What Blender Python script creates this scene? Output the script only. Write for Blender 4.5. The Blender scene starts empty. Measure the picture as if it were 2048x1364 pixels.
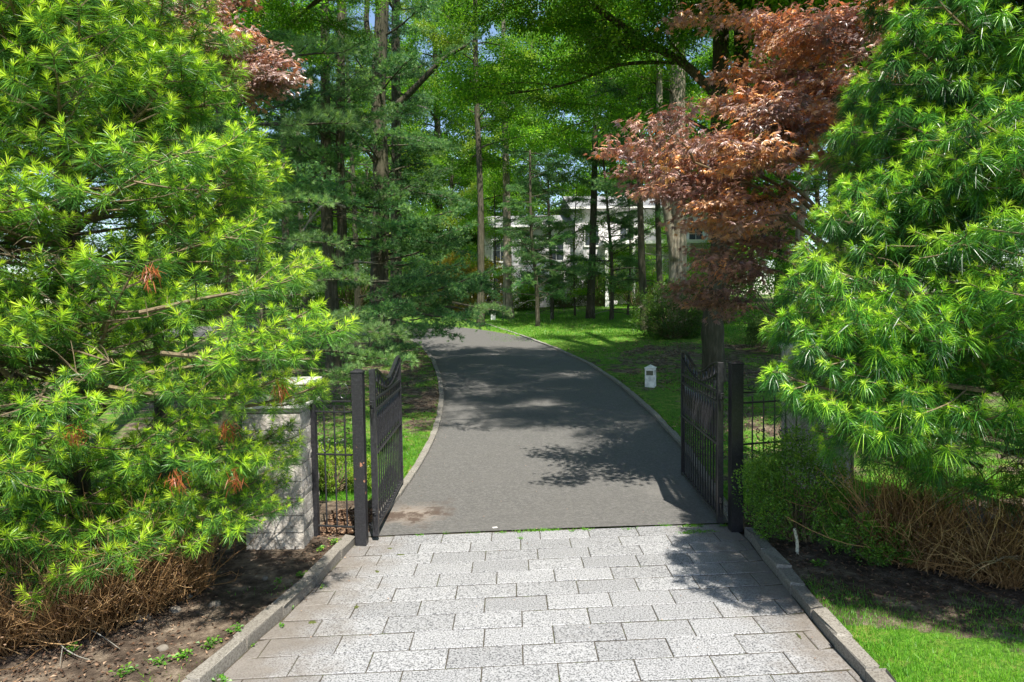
import bpy, math, random
import numpy as np
from mathutils import Matrix, Vector, Euler

random.seed(7)
RNG = np.random.default_rng(7)
R = math.radians
SC = bpy.context.scene
COL = SC.collection

# ------------------------------------------------------------------ camera
CAMZ = 2.70
FPX = 1365.0
PITCH, ROLL, YAW = 3.0, -0.8, 0.0
cam_d = bpy.data.cameras.new('camera')
cam_d.lens = 24.0
cam_d.sensor_width = 36.0
cam_d.clip_start = 0.05
cam_d.clip_end = 2000
cam = bpy.data.objects.new('camera', cam_d)
COL.objects.link(cam)
RM = Matrix.Rotation(R(YAW), 3, 'Z') @ Matrix.Rotation(R(90 - PITCH), 3, 'X') @ Matrix.Rotation(R(ROLL), 3, 'Z')
cam.matrix_world = Matrix.Translation((0, 0, CAMZ)) @ RM.to_4x4()
SC.camera = cam

# ------------------------------------------------------------------ light
SUN_H = Vector((0.31, -0.95, 0)).normalized()
SUN_EL = R(58)
SUN_DIR = Vector((SUN_H.x * math.cos(SUN_EL), SUN_H.y * math.cos(SUN_EL), math.sin(SUN_EL)))
world = bpy.data.worlds.new('World')
SC.world = world
world.use_nodes = True
wn = world.node_tree
bg = wn.nodes['Background']
sky = wn.nodes.new('ShaderNodeTexSky')
sky.sky_type = 'NISHITA'
sky.sun_disc = False
sky.sun_elevation = SUN_EL
sky.sun_rotation = math.atan2(SUN_H.x, SUN_H.y)
sky.air_density = 1.0
sky.dust_density = 0.6
wn.links.new(sky.outputs[0], bg.inputs[0])
bg.inputs[1].default_value = 0.115
sun_d = bpy.data.lights.new('sun', 'SUN')
sun_d.energy = 5.0
sun_d.angle = R(0.55)
sun_d.color = (1.0, 0.95, 0.86)
sun = bpy.data.objects.new('sun', sun_d)
COL.objects.link(sun)
sun.rotation_euler = SUN_DIR.to_track_quat('Z', 'Y').to_euler()
SC.view_settings.view_transform = 'Standard'
SC.view_settings.look = 'None'
SC.view_settings.gamma = 1.0
SC.view_settings.use_curve_mapping = False
SC.view_settings.exposure = 1.0
SC.cycles.denoising_prefilter = 'ACCURATE'
SC.cycles.max_bounces = 6
SC.cycles.diffuse_bounces = 4
SC.cycles.glossy_bounces = 2
SC.cycles.transmission_bounces = 4
SC.cycles.transparent_max_bounces = 4
SC.cycles.caustics_reflective = False
SC.cycles.caustics_refractive = False

# ------------------------------------------------------------------ ground form
def rise(y):
    """the drive climbs away from the gate"""
    y = np.asarray(y, float)
    t = np.clip(y - 9.0, 0, None)
    a = np.where(t < 3, t * t / 6.0, t - 1.5) * 0.070
    return np.where(y > 46, 0.07 * 35.5 + (y - 46) * 0.012, a)

def ray(px, py):
    d = RM @ Vector(((px - 1024) / FPX, -(py - 682) / FPX, -1.0))
    return d

def at(px, py, Y):
    d = ray(px, py)
    k = Y / d.y
    return Vector((d.x * k, Y, CAMZ + d.z * k))

def ong(px, py, lift=0.0):
    """the point of the ground seen at a measured place of the survey picture"""
    lo, hi = 1.5, 150.0
    d = ray(px, py)
    y = lo
    while y < hi:
        z = CAMZ + d.z / d.y * y
        if z <= float(rise(y)) + lift:
            break
        y += 0.02
    return Vector((d.x / d.y * y, y, float(rise(y)) + lift))

# edges of the hard surface, left and right, from the camera away
L_AP = [ong(426, 1364), ong(515, 1281), ong(570, 1234), ong(622, 1182), ong(664, 1138), ong(708, 1088)]
R_AP = [ong(1734, 1364), ong(1642, 1266), ong(1566, 1166), ong(1524, 1116), ong(1490, 1070)]
def ext(p, q, y):
    k = (y - p.y) / (q.y - p.y)
    v = p.lerp(q, k); v.z = 0
    return v
L_AP = [ext(L_AP[0], L_AP[2], 2.2)] + L_AP
R_AP = [ext(R_AP[0], R_AP[2], 2.2)] + R_AP
L_DR = [ong(x, y) for x, y in ((752, 1058), (800, 995), (848, 925), (870, 880), (884, 835), (888, 795), (882, 755), (870, 722), (848, 694), (815, 676))]
R_DR = [ong(x, y) for x, y in ((1452, 1050), (1405, 960), (1369, 902), (1306, 832), (1240, 772), (1178, 730), (1110, 698), (1040, 672), (985, 654), (962, 646))]
yl = np.array([p.y for p in L_AP + L_DR]); xl = np.array([p.x for p in L_AP + L_DR])
yr = np.array([p.y for p in R_AP + R_DR]); xr = np.array([p.x for p in R_AP + R_DR])
YEND = min(yl[-1], yr[-1])
def XL(y): return np.interp(y, yl, xl)
def XR(y): return np.interp(y, yr, xr)
GATE_Y = 8.05

def poly(pts, n=10):
    """smooth a list of points"""
    P = np.array([tuple(p) for p in pts], float)
    t = np.linspace(0, len(P) - 1, n * (len(P) - 1) + 1)
    out = []
    for x in t:
        i = min(int(x), len(P) - 2); u = x - i
        p0 = P[max(i - 1, 0)]; p1 = P[i]; p2 = P[i + 1]; p3 = P[min(i + 2, len(P) - 1)]
        out.append(.5 * ((2 * p1) + (-p0 + p2) * u + (2 * p0 - 5 * p1 + 4 * p2 - p3) * u * u + (-p0 + 3 * p1 - 3 * p2 + p3) * u ** 3))
    return np.array(out)

BN = poly([(XL(YEND) - .02, YEND), (-6.5, YEND + 1.2), (-12, YEND + 1.6), (-22, YEND + .8)], 8)
BF = poly([(XR(YEND) + .02, YEND), (-3.0, YEND + 4.6), (-9, YEND + 6.4), (-22, YEND + 6.6)], 8)
def in_bend(x, y):
    lo = np.where(x > BN[0, 0], YEND, np.interp(x, BN[::-1, 0], BN[::-1, 1]))
    hi = np.interp(x, BF[::-1, 0], BF[::-1, 1])
    return (x > -22) & (x < BF[0, 0]) & (y >= YEND - .01) & (y > lo) & (y < hi)

def lift(x, y):
    """beds and lawns lie a little above the hard surface"""
    x = np.asarray(x, float); y = np.asarray(y, float)
    d = np.maximum(XL(y) - x, x - XR(y))
    d = np.where(y > YEND, 0.5, d)
    amp = np.where(y < 8.6, 0.075, np.where(y < 30, 0.045, 0.03))
    bank = np.where((x > XR(y)) & (y > 10) & (y < 60), np.clip((x - XR(y) - 1.5) * 0.03, 0, 0.5), 0)
    return np.where(in_bend(x, y), -.05, np.where(d > 0.10, amp + bank, -0.03))

def gz(x, y, extra=0.0):
    return float(rise(y) + lift(x, y)) + extra

# ------------------------------------------------------------------ materials
def nodes(name):
    m = bpy.data.materials.new(name)
    m.use_nodes = True
    nt = m.node_tree
    return m, nt, nt.nodes['Principled BSDF']

def N(nt, t, **kw):
    n = nt.nodes.new(t)
    for k, v in kw.items():
        setattr(n, k, v)
    return n

def ramp(nt, fac, stops, interp='LINEAR'):
    r = nt.nodes.new('ShaderNodeValToRGB')
    r.color_ramp.interpolation = interp
    el = r.color_ramp.elements
    while len(el) < len(stops):
        el.new(0.5)
    for e, (p, c) in zip(el, stops):
        e.position = p
        e.color = tuple(c) + (1,) if len(c) == 3 else c
    if fac is not None:
        nt.links.new(fac, r.inputs[0])
    return r

def noise(nt, scale, detail=4, rough=0.55, vec=None, w=None):
    n = nt.nodes.new('ShaderNodeTexNoise')
    n.inputs['Scale'].default_value = scale
    n.inputs['Detail'].default_value = detail
    n.inputs['Roughness'].default_value = rough
    if vec is not None:
        nt.links.new(vec, n.inputs['Vector'])
    return n

def coords(nt, kind='pos', scale=None):
    if kind == 'pos':
        g = nt.nodes.new('ShaderNodeNewGeometry').outputs['Position']
    else:
        g = nt.nodes.new('ShaderNodeTexCoord').outputs['Object']
    if scale:
        m = nt.nodes.new('ShaderNodeMapping')
        m.inputs['Scale'].default_value = scale
        nt.links.new(g, m.inputs[0])
        return m.outputs[0]
    return g

def mix(nt, fac, a, b, blend='MIX'):
    m = nt.nodes.new('ShaderNodeMix')
    m.data_type = 'RGBA'
    m.blend_type = blend
    for sock, v in ((0, fac), (6, a), (7, b)):
        if isinstance(v, (int, float)):
            m.inputs[sock].default_value = v
        elif isinstance(v, tuple):
            m.inputs[sock].default_value = v + (1,) if len(v) == 3 else v
        else:
            nt.links.new(v, m.inputs[sock])
    return m.outputs[2]

def math_n(nt, op, a, b=None, clamp=False):
    m = nt.nodes.new('ShaderNodeMath')
    m.operation = op
    m.use_clamp = clamp
    for i, v in enumerate((a, b)):
        if v is None: continue
        if isinstance(v, (int, float)):
            m.inputs[i].default_value = v
        else:
            nt.links.new(v, m.inputs[i])
    return m.outputs[0]

def bump(nt, bsdf, h, strength=0.5, dist=0.01):
    b = nt.nodes.new('ShaderNodeBump')
    b.inputs['Strength'].default_value = strength
    b.inputs['Distance'].default_value = dist
    nt.links.new(h, b.inputs['Height'])
    nt.links.new(b.outputs[0], bsdf.inputs['Normal'])

def foliage_mat(name, stops, rough=0.42, transl=0.4, tint=(1, 1, 1), spec=0.5, var=0.35, tcol=(1.25, 1.25, 0.55)):
    """stops: colours over the leaf's own 'tone' value (0 old growth, 1 new growth; boughs meant as sunlit are lifted)"""
    m, nt, b = nodes(name)
    a = N(nt, 'ShaderNodeAttribute', attribute_name='tone')
    oi = nt.nodes.new('ShaderNodeObjectInfo')
    r = ramp(nt, a.outputs['Fac'], stops)
    hsv = nt.nodes.new('ShaderNodeHueSaturation')
    nt.links.new(r.outputs[0], hsv.inputs['Color'])
    mr = nt.nodes.new('ShaderNodeMapRange')
    mr.inputs[3].default_value = 1 - var
    mr.inputs[4].default_value = 1 + var
    nt.links.new(oi.outputs['Random'], mr.inputs[0])
    nt.links.new(mr.outputs[0], hsv.inputs['Value'])
    col = mix(nt, 1.0, hsv.outputs[0], tint, 'MULTIPLY')
    nt.links.new(col, b.inputs['Base Color'])
    b.inputs['Roughness'].default_value = rough
    b.inputs['Specular IOR Level'].default_value = spec
    tr = nt.nodes.new('ShaderNodeBsdfTranslucent')
    nt.links.new(mix(nt, 1.0, col, tcol, 'MULTIPLY'), tr.inputs[0])
    ms = nt.nodes.new('ShaderNodeMixShader')
    ms.inputs[0].default_value = transl
    nt.links.new(b.outputs[0], ms.inputs[1])
    nt.links.new(tr.outputs[0], ms.inputs[2])
    nt.links.new(ms.outputs[0], nt.nodes['Material Output'].inputs[0])
    return m

M = {}
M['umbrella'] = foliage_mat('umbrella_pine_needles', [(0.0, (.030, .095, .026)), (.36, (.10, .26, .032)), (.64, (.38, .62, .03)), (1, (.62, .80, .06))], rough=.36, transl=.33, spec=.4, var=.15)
M['umbrella_dark'] = foliage_mat('umbrella_pine_needles_deep', [(0.0, (.020, .080, .022)), (.36, (.07, .24, .028)), (.62, (.28, .58, .03)), (1, (.56, .78, .07))], rough=.34, transl=.30, spec=.5, var=.2)
M['dead_needle'] = foliage_mat('dead_needles', [(0, (.22, .05, .015)), (1, (.42, .13, .04))], transl=.3, var=.2)
M['pine'] = foliage_mat('white_pine_needles', [(0, (.024, .09, .036)), (.55, (.080, .22, .075)), (1, (.30, .48, .16))], rough=.5, transl=.38, var=.3)
M['leaf'] = foliage_mat('broad_leaves', [(0, (.055, .16, .018)), (.55, (.15, .34, .028)), (1, (.42, .58, .05))], rough=.38, transl=.62, tcol=(1.4, 1.4, .5), var=.3)
M['leaf_yellow'] = foliage_mat('yellow_green_leaves', [(0, (.12, .22, .02)), (.6, (.30, .44, .035)), (1, (.50, .58, .07))], transl=.45, var=.2)
M['leaf_gold'] = foliage_mat('golden_leaves', [(0, (.25, .22, .03)), (.6, (.55, .42, .06)), (1, (.70, .45, .14))], transl=.4, var=.2)
M['maple'] = foliage_mat('red_maple_leaves', [(0, (.12, .075, .072)), (.38, (.30, .195, .175)), (.68, (.44, .285, .23)), (1, (.68, .38, .13))], rough=.36, transl=.22, spec=1.0, var=.35, tcol=(1.5, .72, .35))
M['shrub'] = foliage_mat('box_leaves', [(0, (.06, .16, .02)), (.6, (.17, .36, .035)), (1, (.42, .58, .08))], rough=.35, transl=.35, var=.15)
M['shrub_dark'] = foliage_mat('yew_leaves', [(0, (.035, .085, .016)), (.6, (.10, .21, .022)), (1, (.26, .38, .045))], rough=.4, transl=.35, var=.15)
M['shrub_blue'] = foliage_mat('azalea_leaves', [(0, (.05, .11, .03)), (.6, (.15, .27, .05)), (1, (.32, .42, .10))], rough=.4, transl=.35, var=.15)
M['grass'] = foliage_mat('grass_blades', [(0, (.05, .15, .012)), (.6, (.11, .33, .018)), (1, (.26, .50, .04))], rough=.45, transl=.4, var=.05)
M['weed'] = foliage_mat('weed_leaves', [(0, (.05, .17, .02)), (.6, (.12, .32, .03)), (1, (.32, .48, .05))], transl=.4, var=.2)
M['litter'] = foliage_mat('dry_leaves', [(0, (.045, .025, .014)), (.5, (.16, .085, .045)), (1, (.45, .31, .20))], rough=.7, transl=.15, var=.1, tcol=(1.2, .9, .6))
M['dead_hedge'] = foliage_mat('dead_twigs', [(0, (.10, .052, .020)), (.5, (.29, .165, .07)), (1, (.50, .33, .16))], rough=.8, transl=0.0, spec=.2, var=.1)
M['woods'] = foliage_mat('woodland_leaves', [(0, (.05, .14, .02)), (.6, (.13, .30, .03)), (1, (.24, .40, .05))], transl=.5, var=.1)

def bark_mat(name, dark, mid, light, zs=0.16, sc=16.0, bs=1.0):
    m, nt, b = nodes(name)
    v = coords(nt, 'pos', (1, 1, zs))
    n1 = noise(nt, sc, 7, .7, v)
    n2 = noise(nt, 1.1, 3, .6, coords(nt))
    r = ramp(nt, n1.outputs[0], [(.30, dark), (.5, mid), (.72, light)])
    c = mix(nt, math_n(nt, 'MULTIPLY', n2.outputs[0], .5), r.outputs[0], (.10, .12, .06), 'MIX')
    nt.links.new(c, b.inputs['Base Color'])
    b.inputs['Roughness'].default_value = .9
    b.inputs['Specular IOR Level'].default_value = .2
    bump(nt, b, n1.outputs[0], bs, .04)
    return m
M['bark'] = bark_mat('pine_bark', (.014, .011, .008), (.060, .046, .036), (.17, .14, .11))
M['bark_pale'] = bark_mat('pale_shaggy_bark', (.06, .045, .035), (.27, .22, .17), (.52, .46, .38), zs=.10, sc=14)
M['twig'] = bark_mat('twig_wood', (.07, .045, .028), (.19, .13, .08), (.34, .25, .17), zs=1, sc=20, bs=.4)
M['twig_grey'] = bark_mat('dead_branch_wood', (.12, .11, .095), (.28, .26, .23), (.45, .42, .38), zs=1, sc=20, bs=.4)

# granite of the pavers
def granite(name, base, lightc, darkc, dirt=.5, sc=190):
    m, nt, b = nodes(name)
    p = coords(nt)
    oi = nt.nodes.new('ShaderNodeObjectInfo')
    add = N(nt, 'ShaderNodeVectorMath', operation='ADD')
    nt.links.new(p, add.inputs[0])
    cb = nt.nodes.new('ShaderNodeCombineXYZ')
    k = math_n(nt, 'MULTIPLY', oi.outputs['Random'], 37.0)
    nt.links.new(k, cb.inputs[0]); nt.links.new(k, cb.inputs[2])
    nt.links.new(cb.outputs[0], add.inputs[1])
    n1 = noise(nt, sc * .55, 3, .75, add.outputs[0])
    r = ramp(nt, n1.outputs[0], [(.38, darkc), (.46, base), (.56, lightc)])
    n2 = noise(nt, 3.2, 5, .65, p)
    n3 = noise(nt, 11, 5, .7, add.outputs[0])
    tone = nt.nodes.new('ShaderNodeMapRange')
    tone.inputs[3].default_value = .80; tone.inputs[4].default_value = 1.02
    nt.links.new(oi.outputs['Random'], tone.inputs[0])
    c = mix(nt, 1.0, r.outputs[0], tone.outputs[0], 'MULTIPLY')
    # brown soil film that lies thickest by the kerbs
    sx = nt.nodes.new('ShaderNodeSeparateXYZ'); nt.links.new(p, sx.inputs[0])
    # distance from the middle of the apron
    dx = math_n(nt, 'ABSOLUTE', math_n(nt, 'SUBTRACT', sx.outputs[0], .30))
    lim = math_n(nt, 'ADD', math_n(nt, 'MULTIPLY', sx.outputs[1], -.03), 1.95)
    e = math_n(nt, 'SUBTRACT', dx, lim)
    e = math_n(nt, 'ADD', math_n(nt, 'MULTIPLY', e, 1.6), math_n(nt, 'MULTIPLY', math_n(nt, 'SUBTRACT', n2.outputs[0], .5), 2.2))
    e = math_n(nt, 'ADD', e, .35, clamp=True)
    df = math_n(nt, 'MULTIPLY', e, dirt)
    c = mix(nt, df, c, mix(nt, n3.outputs[0], (.085, .068, .052), (.21, .18, .15)))
    st = ramp(nt, n3.outputs[0], [(.55, (0, 0, 0)), (.75, (1, 1, 1))])
    c = mix(nt, math_n(nt, 'MULTIPLY', st.outputs[0], .22), c, (.22, .20, .17))
    nt.links.new(c, b.inputs['Base Color'])
    b.inputs['Roughness'].default_value = .8
    bump(nt, b, n1.outputs[0], .35, .004)
    return m
M['granite'] = granite('granite_paver', (.22, .22, .222), (.36, .36, .364), (.040, .042, .046), .8, 130)
M['granite_kerb'] = granite('granite_kerb', (.215, .20, .17), (.34, .325, .285), (.085, .08, .068), .45, 120)

def rough_mat(name, stops, sc, bsc=None, bs=.6, bd=.02, rough=.9, vec=None):
    m, nt, b = nodes(name)
    p = coords(nt) if vec is None else coords(nt, 'pos', vec)
    n1 = noise(nt, sc, 8, .68, p)
    nt.links.new(ramp(nt, n1.outputs[0], stops).outputs[0], b.inputs['Base Color'])
    b.inputs['Roughness'].default_value = rough
    n2 = noise(nt, bsc or sc * 4, 6, .65, p)
    bump(nt, b, n2.outputs[0], bs, bd)
    return m
M['split_stone'] = rough_mat('split_face_stone', [(.3, (.22, .19, .16)), (.5, (.43, .395, .35)), (.68, (.60, .56, .50))], 9, 26, .9, .03)
M['stone_cap'] = rough_mat('cap_slab', [(.3, (.42, .40, .37)), (.55, (.60, .58, .55)), (.7, (.72, .70, .67))], 6, 60, .25, .005)
M['stone_band'] = rough_mat('frieze_stone', [(.3, (.17, .18, .16)), (.5, (.40, .38, .34)), (.7, (.58, .54, .47))], 10, 60, .3, .006)
M['soil'] = rough_mat('bed_soil', [(.3, (.030, .021, .014)), (.5, (.085, .060, .042)), (.68, (.19, .14, .10)), (.8, (.30, .23, .17))], 3.5, 30, 1, .03)
M['joint'] = rough_mat('joint_earth', [(.3, (.022, .017, .011)), (.5, (.06, .048, .032)), (.65, (.06, .075, .02))], 7, 50, .8, .01)
M['rock'] = rough_mat('garden_rock', [(.3, (.07, .06, .045)), (.6, (.20, .175, .14))], 9, 30, .7, .01)
M['moss'] = rough_mat('moss_pad', [(.35, (.045, .055, .012)), (.6, (.10, .12, .02))], 30, 200, 1, .01)

# asphalt
m, nt, b = nodes('asphalt'); M['asphalt'] = m
p = coords(nt)
n1 = noise(nt, 75, 4, .8, p); n2 = noise(nt, .9, 6, .6, p); n3 = noise(nt, 2.6, 7, .72, p)
c = ramp(nt, n1.outputs[0], [(.36, (.045, .044, .042)), (.52, (.092, .089, .084)), (.66, (.26, .25, .24))]).outputs[0]
n4 = noise(nt, 24, 4, .75, p); n5 = noise(nt, 6, 6, .7, p)
c = mix(nt, .55, c, ramp(nt, n4.outputs[0], [(.33, (.040, .040, .038)), (.52, (.095, .092, .086)), (.68, (.21, .20, .19))]).outputs[0])
c = mix(nt, math_n(nt, 'MULTIPLY', ramp(nt, n5.outputs[0], [(.48, (0, 0, 0)), (.7, (1, 1, 1))]).outputs[0], .5), c, (.140, .134, .124))
c = mix(nt, math_n(nt, 'MULTIPLY', n2.outputs[0], .5), c, (.105, .099, .090))
sx = nt.nodes.new('ShaderNodeSeparateXYZ'); nt.links.new(p, sx.inputs[0])
# sandy wash and damp stain by the left leaf of the gate
vd = N(nt, 'ShaderNodeVectorMath', operation='DISTANCE'); nt.links.new(p, vd.inputs[0]); vd.inputs[1].default_value = (-1.35, 8.75, 0)
s = math_n(nt, 'SUBTRACT', math_n(nt, 'ADD', .62, math_n(nt, 'MULTIPLY', math_n(nt, 'SUBTRACT', n3.outputs[0], .5), 1.7)), vd.outputs['Value'])
c = mix(nt, math_n(nt, 'MULTIPLY', s, 2.2, clamp=True), c, mix(nt, ramp(nt, n3.outputs[0], [(.45, (0, 0, 0)), (.55, (1, 1, 1))]).outputs[0], (.24, .20, .165), (.075, .052, .038)))
vd2 = N(nt, 'ShaderNodeVectorMath', operation='DISTANCE'); nt.links.new(p, vd2.inputs[0]); vd2.inputs[1].default_value = (2.25, 9.6, 0)
s2 = math_n(nt, 'SUBTRACT', math_n(nt, 'ADD', .55, math_n(nt, 'MULTIPLY', math_n(nt, 'SUBTRACT', n3.outputs[0], .5), 1.3)), vd2.outputs['Value'])
c = mix(nt, math_n(nt, 'MULTIPLY', s2, .9, clamp=True), c, (.18, .17, .155))
nt.links.new(c, b.inputs['Base Color']); b.inputs['Roughness'].default_value = .85
bump(nt, b, n1.outputs[0], .5, .006)

# lawn and soil of the wide ground sheet
m, nt, b = nodes('lawn_ground'); M['lawn'] = m
p = coords(nt)
a = N(nt, 'ShaderNodeAttribute', attribute_name='soil')
n1 = noise(nt, 1.1, 8, .7, p); n2 = noise(nt, 22, 5, .7, p); n3 = noise(nt, 5, 6, .7, p)
gr = ramp(nt, n2.outputs[0], [(.3, (.035, .085, .012)), (.5, (.085, .20, .02)), (.7, (.17, .31, .035))]).outputs[0]
gr = mix(nt, ramp(nt, n3.outputs[0], [(.50, (0, 0, 0)), (.66, (1, 1, 1))]).outputs[0], gr, (.24, .26, .06))
so = ramp(nt, n3.outputs[0], [(.3, (.035, .026, .018)), (.48, (.10, .074, .054)), (.62, (.23, .18, .13)), (.75, (.36, .30, .23))]).outputs[0]
f = math_n(nt, 'ADD', a.outputs['Fac'], math_n(nt, 'MULTIPLY', math_n(nt, 'SUBTRACT', n1.outputs[0], .5), 2.6))
f = ramp(nt, f, [(.40, (0, 0, 0)), (.60, (1, 1, 1))]).outputs[0]
nt.links.new(mix(nt, f, gr, so), b.inputs['Base Color']); b.inputs['Roughness'].default_value = .95
b.inputs['Specular IOR Level'].default_value = .15
bump(nt, b, n2.outputs[0], 1, .05)

# black painted iron with rust
m, nt, b = nodes('black_iron'); M['iron'] = m
p = coords(nt)
n1 = noise(nt, 5, 5, .6, p); n2 = noise(nt, 60, 3, .6, p)
c = ramp(nt, n2.outputs[0], [(.35, (.010, .010, .012)), (.62, (.026, .026, .030)), (.8, (.07, .07, .07))]).outputs[0]
nt.links.new(c, b.inputs['Base Color']); b.inputs['Roughness'].default_value = .36
b.inputs['Specular IOR Level'].default_value = .6
m, nt, b = nodes('black_iron_rusting'); M['iron_rust'] = m
p = coords(nt)
n1 = noise(nt, 7, 5, .6, p); n2 = noise(nt, 60, 3, .6, p)
c = ramp(nt, n2.outputs[0], [(.35, (.012, .012, .014)), (.62, (.03, .03, .034)), (.8, (.08, .08, .08))]).outputs[0]
sx = nt.nodes.new('ShaderNodeSeparateXYZ'); nt.links.new(p, sx.inputs[0])
g = math_n(nt, 'SUBTRACT', .28, math_n(nt, 'ABSOLUTE', math_n(nt, 'SUBTRACT', sx.outputs[2], .82)))
g = math_n(nt, 'ADD', math_n(nt, 'MULTIPLY', g, 2.0), math_n(nt, 'MULTIPLY', math_n(nt, 'SUBTRACT', n1.outputs[0], .62), 8.0))
c = mix(nt, ramp(nt, g, [(.45, (0, 0, 0)), (.55, (1, 1, 1))]).outputs[0], c, (.36, .17, .10))
nt.links.new(c, b.inputs['Base Color']); b.inputs['Roughness'].default_value = .38

def plain(name, col, rough=.6, var=.12, sc=8, metal=0.0):
    m, nt, b = nodes(name)
    n1 = noise(nt, sc, 6, .65, coords(nt))
    lo = tuple(x * (1 - var * 2) for x in col); hi = tuple(min(1, x * (1 + var)) for x in col)
    nt.links.new(ramp(nt, n1.outputs[0], [(.35, lo), (.6, hi)]).outputs[0], b.inputs['Base Color'])
    b.inputs['Roughness'].default_value = rough
    b.inputs['Metallic'].default_value = metal
    return m
M['white'] = plain('weathered_white_paint', (.74, .73, .70), .55, .15, 7)
M['trim'] = plain('white_trim', (.80, .79, .77), .5, .05)
M['shingle'] = plain('roof_shingle', (.22, .22, .23), .9, .2, 5)
M['dark'] = plain('dark_inside', (.03, .03, .03), .8, .1)
M['birch'] = plain('pale_stub', (.55, .52, .40), .8, .2, 30)
M['road'] = plain('far_road', (.17, .17, .18), .9, .1, 1)
m, nt, b = nodes('lamp_glass'); M['lampglass'] = m
b.inputs['Base Color'].default_value = (.12, .13, .09, 1); b.inputs['Roughness'].default_value = .15
m, nt, b = nodes('window_glass'); M['glass'] = m
b.inputs['Base Color'].default_value = (.05, .06, .07, 1); b.inputs['Roughness'].default_value = .08
m, nt, b = nodes('white_siding'); M['siding'] = m
p = coords(nt)
sx = nt.nodes.new('ShaderNodeSeparateXYZ'); nt.links.new(p, sx.inputs[0])
fr = math_n(nt, 'FRACT', math_n(nt, 'MULTIPLY', sx.outputs[2], 5.5))
n1 = noise(nt, 1.3, 5, .6, p)
c = mix(nt, n1.outputs[0], (.78, .76, .78), (.70, .67, .69))
nt.links.new(c, b.inputs['Base Color']); b.inputs['Roughness'].default_value = .6
bump(nt, b, fr, .8, .04)

# ------------------------------------------------------------------ object helpers
def link(o, parent=None):
    COL.objects.link(o)
    if parent is not None:
        o.parent = parent
    return o

def tag(o, label=None, cat=None, group=None, kind=None):
    if label: o['label'] = label
    if cat: o['category'] = cat
    if group: o['group'] = group
    if kind: o['kind'] = kind
    return o

def empty(name, loc, label=None, cat=None, group=None, rz=0.0):
    o = bpy.data.objects.new(name, None)
    o.empty_display_size = .2
    o.location = loc
    o.rotation_euler = (0, 0, rz)
    COL.objects.link(o)
    return tag(o, label, cat, group)

class MB:
    """collects verts and faces, several materials, a tone per vertex"""
    def __init__(s):
        s.v = []; s.f = []; s.m = []; s.t = []; s.n = 0
    def add(s, v, f, mi=0, tone=None):
        v = np.asarray(v, float).reshape(-1, 3)
        for q in f if isinstance(f, list) else [f]:
            q = np.asarray(q, int)
            s.f.append(q + s.n)
            s.m.append(np.full(len(q), mi, int))
        s.v.append(v)
        s.t.append(np.zeros(len(v)) if tone is None else np.broadcast_to(tone, (len(v),)).astype(float))
        s.n += len(v)
    def mesh(s, name, mats, smooth=False):
        me = bpy.data.meshes.new(name)
        V = np.concatenate(s.v)
        me.vertices.add(len(V))
        me.vertices.foreach_set('co', V.astype(np.float32).ravel())
        tot = np.concatenate([np.full(len(q), q.shape[1]) for q in s.f])
        loops = np.concatenate([q.ravel() for q in s.f])
        me.loops.add(len(loops))
        me.loops.foreach_set('vertex_index', loops.astype(np.int32))
        me.polygons.add(len(tot))
        st = np.concatenate([[0], np.cumsum(tot)[:-1]])
        me.polygons.foreach_set('loop_start', st.astype(np.int32))
        me.polygons.foreach_set('loop_total', tot.astype(np.int32))
        me.polygons.foreach_set('material_index', np.concatenate(s.m).astype(np.int32))
        me.polygons.foreach_set('use_smooth', np.full(len(tot), bool(smooth)))
        at_ = me.attributes.new('tone', 'FLOAT', 'POINT')
        at_.data.foreach_set('value', np.concatenate(s.t).astype(np.float32))
        for x in mats:
            me.materials.append(M[x] if isinstance(x, str) else x)
        me.update(calc_edges=True)
        me.validate()
        return me
    def obj(s, name, mats, parent=None, smooth=False):
        return link(bpy.data.objects.new(name, s.mesh(name, mats, smooth)), parent)

BOXF = np.array([(0, 3, 2, 1), (4, 5, 6, 7), (0, 1, 5, 4), (1, 2, 6, 5), (2, 3, 7, 6), (3, 0, 4, 7)])
def box(mb, c, s, mi=0, rz=0.0, tone=None, taper=1.0):
    x, y, z = s[0] / 2, s[1] / 2, s[2] / 2
    t = taper
    v = np.array([(-x, -y, -z), (x, -y, -z), (x, y, -z), (-x, y, -z), (-x * t, -y * t, z), (x * t, -y * t, z), (x * t, y * t, z), (-x * t, y * t, z)])
    if rz:
        ca, sa = math.cos(rz), math.sin(rz)
        v = np.stack([v[:, 0] * ca - v[:, 1] * sa, v[:, 0] * sa + v[:, 1] * ca, v[:, 2]], 1)
    mb.add(v + np.array(c), BOXF, mi, tone)

def bevel_box(mb, c, s, b=.004, mi=0, tone=None):
    """a box whose top and bottom edges are chamfered"""
    x, y, z = s[0] / 2, s[1] / 2, s[2] / 2
    rings = []
    for zz, k in ((-z, b), (-z + b, 0), (z - b, 0), (z, b)):
        rings.append([(-x + k, -y + k, zz), (x - k, -y + k, zz), (x - k, y - k, zz), (-x + k, y - k, zz)])
    v = np.array(rings).reshape(-1, 3)
    f = [(3, 2, 1, 0), (12, 13, 14, 15)]
    for r_ in range(3):
        for i in range(4):
            j = (i + 1) % 4
            f.append((r_ * 4 + i, r_ * 4 + j, r_ * 4 + 4 + j, r_ * 4 + 4 + i))
    mb.add(v + np.array(c), np.array(f), mi, tone)

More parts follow.
